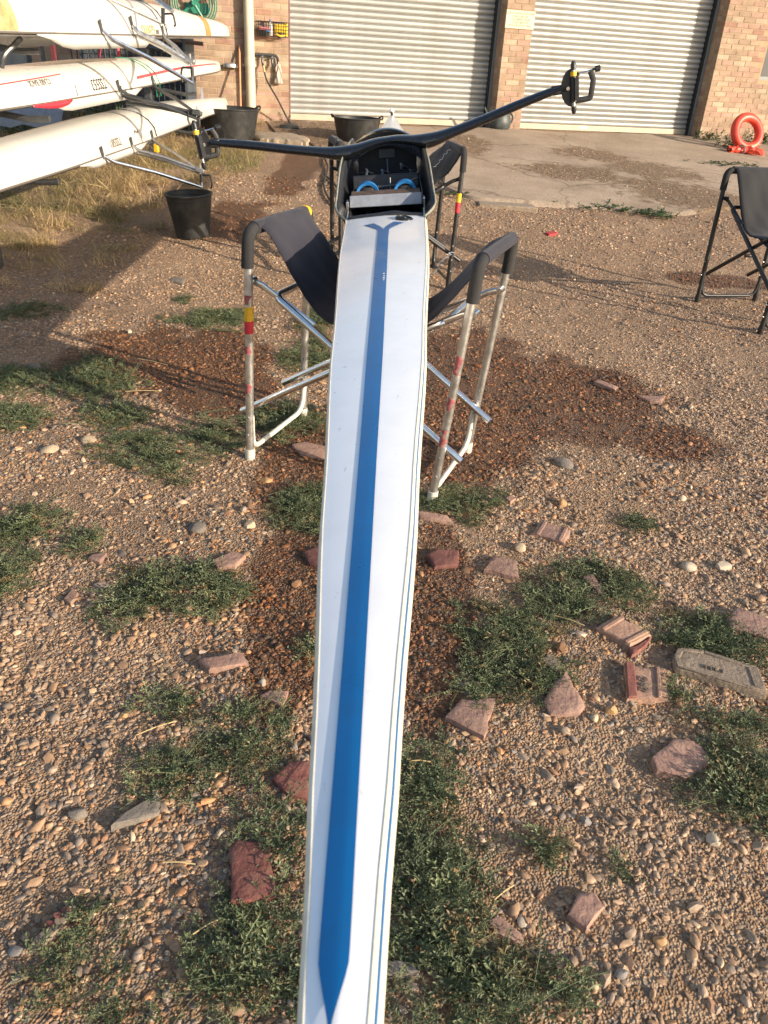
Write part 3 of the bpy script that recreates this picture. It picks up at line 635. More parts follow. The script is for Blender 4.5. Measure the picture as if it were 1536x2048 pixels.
# bricks
bmesh_kinds = {}
def brick_mesh(L_, k, D_=.10):
    key = (round(L_, 3), k, D_)
    if key not in bmesh_kinds:
        r = random.Random(int(L_*1000)*7+k); bm = bmesh.new(); bmesh.ops.create_cube(bm, size=1.0)
        for v in bm.verts: v.co = Vector((v.co.x*L_+r.uniform(-.0015, .0015), v.co.y*D_+r.uniform(-.0015, .0015), v.co.z*.0655+r.uniform(-.0012, .0012)))
        bmesh.ops.bevel(bm, geom=list(bm.edges), offset=.0035, segments=1, affect='EDGES')
        me_ = bpy.data.meshes.new('brick'); bm.to_mesh(me_); bm.free(); me_.materials.append(M['brick']); bmesh_kinds[key] = me_
    return bmesh_kinds[key]
BR = []   # (wall, s, out, z, length, along)
def course_bricks(wk, s0, s1, o, skip=None):
    z = ZB-.22; i = 0
    while z+.075 < ZTOP:
        off = 0 if i % 2 == 0 else .1125
        s = s0-off
        while s < s1-.02:
            a = max(s, s0); e_ = min(s+.225, s1)
            if wk == 'L': a, e_ = s1-(e_-s0), s1-(a-s0)
            if e_-a > .06:
                cs = (a+e_)/2
                if not (skip and a < skip[1] and e_ > skip[0] and z+.07 > skip[2] and z < skip[3]): BR.append((wk, cs, o, z+.0375, e_-a-.01, 0))
            s += .225
        z += .075; i += 1
course_bricks('L', 2.24-.225*18, SL, OUT-.05); course_bricks('P', SP0, SP1, OUT-.05); course_bricks('R', SR, SR+.225*12, OUT-.05, WIN)
z = ZB-.22; i = 0
while z+.075 < ZTOP:
    for wk, s in (('P', SP0), ('R', SR)):
        o = OUT-.10-.01-(.1075 if i % 2 == 0 else .055)
        BR.append((wk, s+.05, o, z+.0375, .205 if i % 2 == 0 else .10, 1))
        if i % 2: BR.append((wk, s+.05, OUT-.10-.01-.11-.05-.06, z+.0375, .205, 1))
    z += .075; i += 1
scored = []
for b_ in BR:
    p = WP(b_[1], b_[2]+.05, b_[3]); v = in_view(p, 0)
    d = p-CAM; xx = W_/2+FPX*d.dot(rt)/d.dot(fwd)
    vis = v and (xx > 300 or b_[0] != 'L') and b_[3] > ZB-.06
    scored.append((1 if vis else 0, pxm(p)*b_[4], b_))
scored.sort(key=lambda t: (-t[0], -t[1]))
rest = {'L': MB(), 'P': MB(), 'R': MB()}
for q, (vis, pa, (wk, s, o, z, L_, al)) in enumerate(scored):
    ang = PSI+(pi/2 if al else 0)
    if q < 300 and vis:
        ob = bpy.data.objects.new('brick', brick_mesh(L_, rng.randrange(3))); COL.objects.link(ob); ob.parent = walls[wk]
        ob.location = WP(s, o+rng.uniform(-.0012, .0012), z)-HL; ob.rotation_euler = (0, 0, ang)
    else:
        c = WP(s, o, z)-HL; rest[wk].box(c, (L_, .10, .0655), Matrix.Rotation(ang, 3, 'Z'))
for k_, mb in rest.items():
    if mb.v:
        o = mb.build('brick_courses', 'brick', walls[k_], False); o['kind'] = 'stuff'
# window right
mb = MB(); wbox(mb, WIN[0], WIN[1], .02, .03, WIN[2], WIN[3]); win = mb.build('window', 'glass', house, False)
mb = MB()
for s0, s1, z0, z1 in [(WIN[0], WIN[0]+.05, WIN[2], WIN[3]), (WIN[1]-.05, WIN[1], WIN[2], WIN[3]), (WIN[0]+.05, WIN[1]-.05, WIN[2], WIN[2]+.05), (WIN[0]+.05, WIN[1]-.05, WIN[3]-.05, WIN[3])]: wbox(mb, s0, s1, .031, .08, z0, z1)
mb.build('window_frame', 'postgrey', win, False)
# roller doors
lp = []
for k in range(9):
    t = k/8; lp.append((.0135*sin(pi*t)**.75, .004+.056*t))
lp += [(-.014, .0605), (-.014, .0645)]
for k in range(5):
    t = k/4; lp.append((.0065*sin(pi*t), .0635+.0095*t))
lp += [(-.014, .0735), (-.014, .079)]
def lath_mesh(w):
    mb = MB(); rows = []
    for x in np.linspace(-w/2, w/2, 9):
        rows.append([(x, -o_, z_) for o_, z_ in lp])
    mb.grid(rows); me_ = mb.mesh('slat'); me_.materials.append(M['lath']); me_.polygons.foreach_set('use_smooth', [True]*len(me_.polygons)); me_.set_sharp_from_angle(angle=radians(40)); return me_
doors = []
for s0, s1, lab in ((SL+.03, SP0-.055, 'left'), (SP1+.02, SR-.06, 'right')):
    door = empty('roller_door', WP((s0+s1)/2, DIN, ZB)-HL, PSI); door.parent = house; doors.append(door)
    door['label'] = 'grey slatted roller shutter left of the brick pier' if lab == 'left' else 'grey slatted roller shutter right of the brick pier'
    me_ = lath_mesh(s1-s0)
    z = .085
    while z < 2.75:
        o = bpy.data.objects.new('slat', me_); COL.objects.link(o); o.parent = door; o.location = (0, rng.uniform(-.0015, .0015), z); o.rotation_euler = (rng.uniform(-.02, .02), 0, 0)
        z += .075
    w = s1-s0
    mb = MB(); mb.box((0, -.012, .042), (w, .035, .082)); mb.build('bottom_rail', 'doorrail', door, False, bevel=.004)
    for sx in (-1, 1):
        if sx == -1:
            mb = MB(); mb.box((-w/2-.012, -.10, 1.35), (.05, .24, 2.9)); mb.build('guide', 'brown', door, False, bevel=.004)
        else:
            mb = MB(); mb.box((w/2+.018, -.03, 1.35), (.034, .09, 2.9)); mb.build('guide', 'blackpaint', door, False, bevel=.003)
            mb = MB(); mb.box((w/2+.048, -.055, 1.35), (.05, .09, 2.9)); mb.build('post', 'postgrey', door, False, bevel=.004)
    if lab == 'right':
        mb = MB(); mb.box((-.33, -.0305, .055), (.11, .002, .035)); mb.build('white_mark', 'whiteplastic', door, False)
    mb = MB(); wbox(mb, s0-.05, s1+.08, DIN-.06, DIN-.03, ZB, 3.3); mb.build('dark_backing', 'blackpaint', house, False)

# plaque on the pier
s0, z1 = WS(1015, 19); s1, z0 = WS(1068, 60)
plq = empty('stone_plaque', WP((SP0+SP1)/2, OUT, (z0+z1)/2), PSI, 'cream inscribed stone plaque set in the brick pier', 'plaque')
mb = MB(); mb.box((0, -.002, 0), (SP1-SP0+.006, .03, z1-z0)); mb.build('slab', 'plaque', plq, False, bevel=.004)
for i, t in enumerate(['THE FOUNDATION STONE', 'WAS LAID BY', 'LOU BARRY AND', 'CYRIL BISHOP', '30TH AUGUST 1964']):
    mtx = Matrix.Translation((0, -.0175, (z1-z0)*(.33-.165*i))) @ Matrix.Rotation(pi/2, 4, 'X')
    text_mesh('inscription', t, .040 if i else .036, 'text', plq, mtx, extrude=.0008)

# ------------------------------------------------------------------ things on and against the wall
def wthing(name, s, out, z, label, cat, group=None): return empty(name, WP(s, out, z), PSI, label, cat, group)
# local frame of wall things: x along the wall, -y out of the wall, z up
s_, z_ = WS(498, 60, .27)
t = wthing('drainpipe', s_, OUT, ZB-.02, 'cream plastic drainpipe running down the brick wall', 'drainpipe')
mb = MB(); mb.tube([(0, -.10, .03), (0, -.10, 3.1)], .066, 20); mb.build('pipe', 'pvc', t)
mb = MB(); mb.tube([(0, -.10, .68), (0, -.10, .80)], .072, 20); mb.build('collar', 'pvc', t)
for zz in (.70, 2.3):
    mb = MB(); mb.box((0, -.02, zz), (.19, .035, .03)); mb.build('bracket', 'pvc', t, False, bevel=.004)
mb = MB(); mb.tube([(0, -.10, .03), (0, -.10, -.06)], .076, 20); mb.build('shoe', 'slab', t)
# wire basket
s0, z1 = WS(512, 36); s1, z0 = WS(574, 76)
bw, bh = s1-s0, .17; zb = (z0+z1)/2-.10
bk = wthing('wire_basket', (s0+s1)/2, OUT, zb, 'black wire basket hung on the bricks beside the drainpipe', 'basket')
def wire(mb, *p): mb.tube(p, .0035, 5)
dd = .16
mb = MB(); mb.tube(rounded([(-bw/2, -.01, bh), (-bw/2, -dd, bh), (bw/2, -dd, bh), (bw/2, -.01, bh), (-bw/2, -.01, bh)], .02), .005, 6); mb.build('rim', 'blackpaint', bk)
mb = MB()
for i in range(13):
    x = -bw/2+bw*i/12; wire(mb, (x, -dd, bh), (x*.94, -dd*.9, 0), (x*.94, -.01, 0), (x, -.01, bh))
for i in range(4):
    zz = bh*i/4; k = .94+.06*i/4; wire(mb, (-bw/2*k, -.01, zz), (-bw/2*k, -dd*(.9+.1*i/4), zz), (bw/2*k, -dd*(.9+.1*i/4), zz), (bw/2*k, -.01, zz))
mb.build('wire_mesh', 'blackpaint', bk)
def bwp(x, y, z): return WP((s0+s1)/2+x, OUT-y, zb+z)
o = empty('spray_bottle', bwp(-.03, -.09, .01), PSI, 'small white spray bottle standing in the wire basket', 'bottle')
mb = MB(); mb.lathe([(.026, 0), (.03, .01), (.03, .10), (.024, .13), (.011, .145), (.011, .165)], 14); mb.build('bottle_body', 'whiteplastic', o)
mb = MB(); mb.tube([(0, 0, .165), (0, 0, .19)], .014, 10); mb.box((0, -.02, .185), (.02, .045, .014)); mb.build('spray_head', 'plategrey', o)
o = MB(); o.box((0, 0, 0), (.16, .09, .035)); pk = o.build('sponge', 'pink', None, True, bevel=.012); pk.location = bwp(-.11, -.09, .085); pk.rotation_euler = (.1, .06, PSI+.1); tag(pk, 'pink sponge lying in the wire basket', 'sponge')
o = empty('bucket_tub', bwp(-.10, -.085, .005), PSI, 'black round tub in the left of the wire basket', 'tub')
mb = MB(); mb.lathe([(.05, 0), (.068, .065), (.073, .065), (.073, .058)], 18); mb.build('tub_body', 'rubber', o)
mb = MB(); mb.lathe([(.03, .05), (.035, .066), (.0, .068)], 12, (.02, -.04, 0)); mb.build('blue_cap', 'shoeblue', o)
o = empty('yellow_container', bwp(.095, -.09, .012), PSI, 'bright yellow plastic container in the wire basket', 'container')
mb = MB(); mb.prism([(-.075, -.04), (.07, -.04), (.07, .04), (-.075, .04)], .04, .135); mb.build('container_body', 'yellowplastic', o, True, bevel=.012)
mb = MB(); mb.tube([(.088, 0, .0), (.088, 0, .155)], .022, 12); mb.build('container_neck', 'yellowplastic', o)
mb = MB(); mb.tube(bez((-.07, -.045, .04), (-.02, -.06, -.02), (.04, -.06, .0), (.08, -.03, .02)), .010, 8); mb.build('container_handle', 'yellowplastic', o)
mb = MB(); mb.tube(bez((-.06, -.09, .06), (0, -.1, .0), (.05, -.09, -.01), (.12, -.08, .0)), .008, 7); cb = mb.build('cord', 'stick', None); cb.matrix_world = Matrix.Translation(bwp(0, 0, .02)) @ Matrix.Rotation(PSI, 4, 'Z'); tag(cb, 'orange cord drooping in the wire basket below the yellow container', 'cord')
# taps
sa, za = WS(509, 110); sb, zb2 = WS(556, 112)
tp = wthing('tap_pipework', sa, OUT, za, 'black lagged water pipe with two taps below the wire basket', 'taps')
wdt = sb-sa
mb = MB(); mb.tube(rounded([(-.12, -.05, .01), (wdt*.95, -.05, .01), (wdt*1.0, -.05, -.14)], .06, 6), .019, 10); mb.build('pipe', 'pipeblack', tp)
for i, f_ in enumerate((.3, .72)):
    mb = MB(); mb.tube([(wdt*f_, -.05, 0), (wdt*f_, -.055, -.09), (wdt*f_+.005, -.10, -.13)], .016, 8); mb.box((wdt*f_, -.075, -.02), (.05, .02, .018)); tpo = mb.build('tap', 'darksteel', tp)
# cloth bag
cb = wthing('cloth_rag', sb-.005, OUT, za-.12, 'pale cloth rag hanging from the end of the tap pipe', 'cloth')
mb = MB(); rows = []
for k in range(9):
    t_ = k/8; w_ = .018+.034*t_**.7; rows.append([(w_*cos(a)+.01*sin(3*a+k), -.06+w_*.6*sin(a)+.008*cos(5*a),   .03-.24*t_) for a in [2*pi*j/16 for j in range(17)]])
mb.grid(rows); mb.build('rag_body', 'cloth', cb, thick=.002)
mb = MB(); mb.tube([(0, -.06, .055), (.004, -.065, .02)], .012, 8); mb.build('rag_knot', 'cloth', cb)
# wall hose: from the tap to the ground and on past the trug
p0 = WP(sa+wdt*.3, OUT-(-.11), za-.13)
h = [p0, G(540, 168), G(560, 205), G(583, 250), G(605, 276), G(625, 292)]
hp = [WP(sa+wdt*.32, OUT+.11, za-.14), WP(sa+wdt*.45, OUT+.13, za-.30), WP(*WS(556, 200, .45)[:1], .45, WS(556, 200, .45)[1]), G(580, 246, .03), G(604, 275, .02), G(632, 296, .02), G(655, 330, .02), G(648, 372, .02), G(665, 405, .02), G(690, 408, .02), G(672, 372, .02), G(650, 350, .02)]
ho = empty('garden_hose', (0, 0, 0), 0, 'black garden hose dropping from the tap and looping behind the boat', 'hose'); ho.location = hp[3]
mb = MB(); mb.tube([p-hp[3] for p in spline(hp, 8)], .0115, 8); mb.build('hose_pipe', 'pipeblack', ho)
mb = MB(); mb.tube([hp[0]-hp[3]+Vector((0, 0, .02)), hp[0]-hp[3]+(hp[1]-hp[0])*.35], .017, 8); mb.build('connector', 'brass', ho)
# wood handle leaning on the wall in front of the pipe
sg, zg = WS(487, 92, .26); bt = WP(*[WS(480, 232, .55)[0], .62, WS(480, 232, .55)[1]-.12])
st = MB(); tpnt = WP(sg-.05, .20, zg); mid = (tpnt+bt)/2
st.tube([bt-bt, tpnt-bt], .014, 9); so = st.build('broom_handle', 'stick', None); so.location = bt; tag(so, 'orange brown wooden handle leaning on the wall in the left trug', 'handle')
# grey cap on wall
sg, zg = WS(460, 130)
cp = wthing('wall_cap', sg, OUT, zg, 'grey oval cap fixed to the brick wall left of the drainpipe', 'wall cap')
mb = MB(); mb.lathe([(.10, -.03), (.105, -.015), (.09, .015), (.04, .03), (.0, .033)], 20, (0, -.055, 0), 1, .55); mb.build('cap_body', 'steel', cp)
mb = MB(); mb.box((0, -.02, -.005), (.05, .05, .03)); mb.build('cap_bracket', 'darksteel', cp, False)
# green hose reel
sg, zg = WS(388, 6, .35)
hr = wthing('hose_reel', sg, OUT, zg, 'green hose coiled on a wall reel above the top boat', 'hose reel')
mb = MB()
for k in range(7):
    R_ = .20+.028*(k % 4); y0 = -.10-.025*(k//2)
    mb.tube([(R_*cos(a)*1.05, y0+.006*sin(3*a), R_*sin(a)) for a in [2*pi*j/40 for j in range(40)]], .0085, 6, closed=True)
mb.build('coiled_hose', 'greenhose', hr)
mb = MB()
for a in (0.6, 2.2, 3.8, 5.3): mb.tube([(0, -.12, 0), (.21*cos(a), -.12, .21*sin(a))], .018, 8)
mb.tube([(0, 0, 0), (0, -.2, 0)], .03, 10); mb.box((.05, -.02, -.05), (.3, .03, .12)); mb.build('reel_frame', 'greenhose', hr)

# ================================================================== buckets, trugs, can, ring
def bucket(name, p, r0, r1, h, label, cat, matn='rubber', handles=False, sx=1.0, sy=1.0, rz=0, ribs=False, tilt=(0, 0)):
    t = empty(name, (p.x, p.y, ground_z(p.x, p.y)+.012), rz, label, cat); t.rotation_euler = (tilt[0], tilt[1], rz)
    mb = MB(); th = .006
    mb.lathe([(r0, 0), (r0+(r1-r0)*.5, h*.5), (r1, h), (r1+.0, h), (r1-th, h-.002), (r0+(r1-r0)*.5-th, h*.5), (r0-th, th), (0.001, th)], 40, (0, 0, 0), sx, sy)
    mb.build('bucket_body', matn, t)
    mb = MB()
    mb.tube([(r1*cos(a)*sx, r1*sin(a)*sy, h-.006) for a in [2*pi*j/40 for j in range(40)]], .009, 6, closed=True); mb.build('rim', matn, t)
    if ribs:
        mb = MB(); mb.tube([((r1-.008)*cos(a)*sx, (r1-.008)*sin(a)*sy, h-.035) for a in [2*pi*j/40 for j in range(40)]], .005, 6, closed=True); mb.build('rib', matn, t)
    if handles:
        for sg in (-1, 1):
            mb = MB(); mb.tube(bez((sg*r1*sx, -.09, h-.01), (sg*(r1+.04)*sx, -.05, h+.035), (sg*(r1+.04)*sx, .05, h+.035), (sg*r1*sx, .09, h-.01), 12), .011, 8); mb.build('handle', matn, t)
    return t
p = G(387, 474)
bucket('bucket', p, .135, .185, .33, 'black plastic bucket standing alone on the gravel', 'bucket', ribs=True, tilt=(.03, -.05))
p = G(458, 280)
bucket('rubber_trug', Vector((p.x, p.y, 0)), .31, .385, .36, 'large black rubber trug under the drainpipe', 'trug', handles=True, rz=.5)
p = G(713, 284)
bucket('rubber_trug', Vector((p.x, p.y, 0)), .25, .315, .29, 'dusty black rubber trug in front of the left shutter', 'trug', handles=True, rz=PSI)
# watering can at the pier
p = G(1000, 264); p.y += .12; zc = ground_z(p.x, p.y)+.02
wc = empty('watering_can', (p.x, p.y, zc), PSI+.15, 'dark grey plastic watering can at the foot of the brick pier', 'watering can')
mb = MB(); mb.lathe([(.12, 0), (.145, .03), (.15, .12), (.125, .21), (.10, .24), (.098, .24), (.12, .205), (.14, .12), (.001, .02)], 28, (0, 0, 0), 1.15, .9); mb.build('can_body', 'greywater', wc)
mb = MB(); mb.tube(bez((.10, 0, .235), (.22, 0, .27), (.27, 0, .12), (.15, 0, .06), 12), .013, 8); mb.build('can_handle', 'greywater', wc)
mb = MB(); mb.tube([(-.15, 0, .06), (-.25, 0, .20), (-.31, 0, .30)], [.022, .016, .013], 8); mb.build('spout', 'greywater', wc)
# life ring
sg, zg = WS(1495, 268)
p = G(1494, 306)
lr = empty('life_ring', (p.x, p.y, ground_z(p.x, p.y)+.01), PSI, 'orange red life ring leaning on the right hand brick wall', 'life ring')
tl = radians(24)
mb = MB(); R_ = .225; r_ = .068
c0 = Vector((0, 0, R_+r_-.0))
mb.tube([(R_*cos(a), (R_*sin(a)+R_+r_)*sin(tl)-.0, (R_*sin(a)+R_+r_)*cos(tl)) for a in [2*pi*j/48 for j in range(48)]], r_, 18, closed=True); mb.build('ring', 'orange', lr)
p = G(1478, 306)
lf = empty('deflated_float', (p.x-.05, p.y-.12, ground_z(p.x, p.y)+.0), PSI, 'crumpled orange float tube lying in front of the life ring', 'float')
mb = MB(); rows = []
for k in range(14):
    t_ = k/13; cx = -.20+.42*t_; cy = .06*sin(t_*3)-.10*t_; rr = .075*(1-.5*abs(t_-.6))*(1+.15*sin(k*1.9))
    rows.append([(cx+.02*sin(j*1.1+k), cy+rr*1.2*cos(2*pi*j/14), .055+rr*.75*sin(2*pi*j/14)+.012*sin(j*2.3+k*1.3)) for j in range(15)])
mb.grid(rows); mb.build('tube_body', 'orange', lf)
mb = MB(); mb.tube([(.02, -.015+.085*cos(a), .06+.065*sin(a)) for a in [2*pi*j/20 for j in range(20)]], .012, 6, closed=True); mb.build('grey_band', 'steel', lf)
mb = MB(); rows = []
for k in range(8):
    t_ = k/7; rows.append([(.02+.22*t_+.02*sin(j), -.20-.03*t_+.10*(j/6-.5), .02+.05*sin(t_*5+j*.7)*(.5+.5*t_)+.03) for j in range(7)])
mb.grid(rows); mb.build('torn_flap', 'orange', lf, thick=.004)
mb = MB(); mb.tube(bez((-.1, -.1, .1), (.1, -.3, .18), (.28, -.22, .2), (.22, -.02, .02), 14), .004, 6); mb.build('rope', 'straw', lf)

# ------------------------------------------------------------------ weeds by the walls, each a plant of its own
M['plantleaf'] = mat('weed_plant_leaf', (.062, .098, .035), .6, var=.35, scale=25)
M['plantleaf2'] = mat('pale_weed_leaf', (.12, .15, .06), .6, var=.3, scale=25)
def plant(name, p, h, spread, n_st, label, ll=.06, matn='plantleaf', seed=0, lpers=12, cat='plant', group=None):
    r = random.Random(seed); t = empty(name, (p.x, p.y, ground_z(p.x, p.y)), 0, label, cat, group)
    ms, ml = MB(), MB()
    for s in range(n_st):
        a = r.uniform(0, 6.28); bx, by = r.gauss(0, spread*.4), r.gauss(0, spread*.25); H_l = h*r.uniform(.5, 1.1); ln = r.uniform(.2, .7)*spread
        P = [Vector((bx+cos(a)*ln*t_, by+sin(a)*ln*t_, H_l*t_*(1-.2*t_))) for t_ in [i/4 for i in range(5)]]
        ms.tube(P, .0025, 4, caps=False)
        for k in range(lpers):
            t_ = .12+.88*(k+r.random())/lpers; i = min(int(t_*4), 3); q = P[i].lerp(P[i+1], t_*4-i)
            b_ = r.uniform(0, 6.28); l_ = ll*r.uniform(.5, 1.2); w_ = l_*r.uniform(.2, .34); e_ = r.uniform(-.3, .8)
            d = Vector((cos(b_)*cos(e_), sin(b_)*cos(e_), sin(e_))); e = Vector((-sin(b_), cos(b_), 0)); nn = d.cross(e)
            ml.add([q, q+d*l_*.45+e*w_+nn*l_*.06, q+d*l_-nn*l_*.1, q+d*l_*.45-e*w_+nn*l_*.06, q+d*l_*.5-nn*l_*.04], [(0, 1, 4), (1, 2, 4), (2, 3, 4), (3, 0, 4)])
    ms.build('stems', matn, t); ml.build('leaves', matn, t, False)
    return t
pl = [(582, 232, .30, .22, 16, 'leafy weed growing at the left jamb of the left shutter', .05),
      (562, 243, .16, .16, 9, 'short weed at the brick corner left of the left shutter', .045),
      (1388, 268, .20, .22, 12, 'leafy weed at the right jamb of the right shutter', .06),
      (1418, 282, .22, .30, 20, 'wide leafy weed along the wall left of the life ring', .06),
      (1452, 296, .18, .28, 16, 'weed growing over the crumpled orange float', .06),
      (1497, 285, .26, .20, 10, 'weed behind the life ring seen through its hole', .06),
      (1528, 290, .24, .25, 16, 'weed beside the life ring at the picture edge', .06),
      (500, 222, .26, .14, 9, 'grassy weed growing behind the left trug at the drainpipe foot', .09)]
for i, (x, y, h, sp_, ns, lab, ll) in enumerate(pl):
    plant('weed_plant', G(x, y), h, sp_, ns, lab, ll, 'plantleaf' if i not in (0, 7) else 'plantleaf2', 900+i)
for i, (x, y, sp_, lab, ns) in enumerate([(1430, 331, .45, 'low weed on the concrete in front of the orange float', 24), (1485, 333, .22, 'small round weed on the concrete behind the black sling stand', 14), (1285, 428, .40, 'spreading weed at the front edge of the concrete', 26), (1210, 420, .40, 'thin weed strip at the concrete edge left of the spreading weed', 16), (1320, 434, .25, 'small weed at the end of the concrete edge strip', 10), (905, 388, .25, 'small weed beside the plank behind the cockpit', 10)]):
    plant('weed_plant', G(x, y), .07, sp_, ns, lab, .04, 'plantleaf', 950+i, 14)

# slab, plank, rubber wedge, scrap
def slab(name, pix, h, m, label, cat, dz=0.0, bevel=.008, tilt=0.0, jag=0.0, seed=1):
    P = [G(x, y) for x, y in pix]; c = sum(P, Vector())/len(P); zz = ground_z(c.x, c.y)
    r = random.Random(seed); pl_ = []
    for i, p in enumerate(P):
        pl_.append((p.x-c.x, p.y-c.y))
        if jag:
            q = P[(i+1) % len(P)]; nseg = max(1, int((q-p).length/.03))
            for k in range(1, nseg): w_ = p.lerp(q, k/nseg); pl_.append((w_.x-c.x+r.uniform(-jag, jag), w_.y-c.y+r.uniform(-jag, jag)))
    mb = MB()
    if jag:
        k = len(pl_); rings = []
        rings.append([(x, y, -.03) for x, y in pl_])
        rings.append([(x*r.uniform(.985, 1.0), y*r.uniform(.985, 1.0), h*r.uniform(.45, .85)) for x, y in pl_])
        for q, lo, hi in ((.90, .94, 1.04), (.62, .96, 1.06), (.3, .95, 1.05)):
            rings.append([(x*q*r.uniform(.97, 1.03), y*q*r.uniform(.97, 1.03), h*r.uniform(lo, hi)) for x, y in pl_])
        fs_ = [tuple(range(k))[::-1]]
        for a_ in range(len(rings)-1): fs_ += [(a_*k+i, a_*k+(i+1) % k, (a_+1)*k+(i+1) % k, (a_+1)*k+i) for i in range(k)]
        fs_.append(tuple(range((len(rings)-1)*k, len(rings)*k))); mb.add(sum(rings, []), fs_); o = mb.build(name, m, None, True)
    else:
        mb.prism(pl_, -.03, h); o = mb.build(name, m, None, True, bevel=bevel)
    o.location = (c.x, c.y, zz+dz); o.rotation_euler = (tilt*r.uniform(-1, 1), tilt*r.uniform(-1, 1), 0)
    for v in o.data.vertices: 
        if v.co.z > 0 and not jag: v.co.z += r.uniform(-.15, .1)*h*.3
    tag(o, label, cat); return o
slab('stone_slab', [(508, 262), (585, 268), (620, 285), (612, 300), (520, 290), (505, 275)], .05, 'slab', 'worn pale stone slab on the ground right of the large trug', 'slab', jag=.012)
slab('rubber_wedge', [(560, 259), (575, 247), (590, 250), (598, 262)], .05, 'rubber', 'black rubber wedge on the ground under the wall hose', 'wedge')
slab('plank', [(955, 403), (1062, 412), (1075, 425), (958, 412)], .035, 'plank', 'grey weathered plank lying along the concrete edge', 'plank')
slab('plank', [(1483, 452), (1496, 446), (1536, 458), (1536, 470)], .03, 'plank', 'short pale board behind the black sling stand', 'board')
slab('red_scrap', [(1090, 466), (1102, 462), (1116, 464), (1112, 470), (1098, 471)], .012, 'redcloth', 'small red scrap on the gravel in front of the plank', 'scrap', bevel=.003)

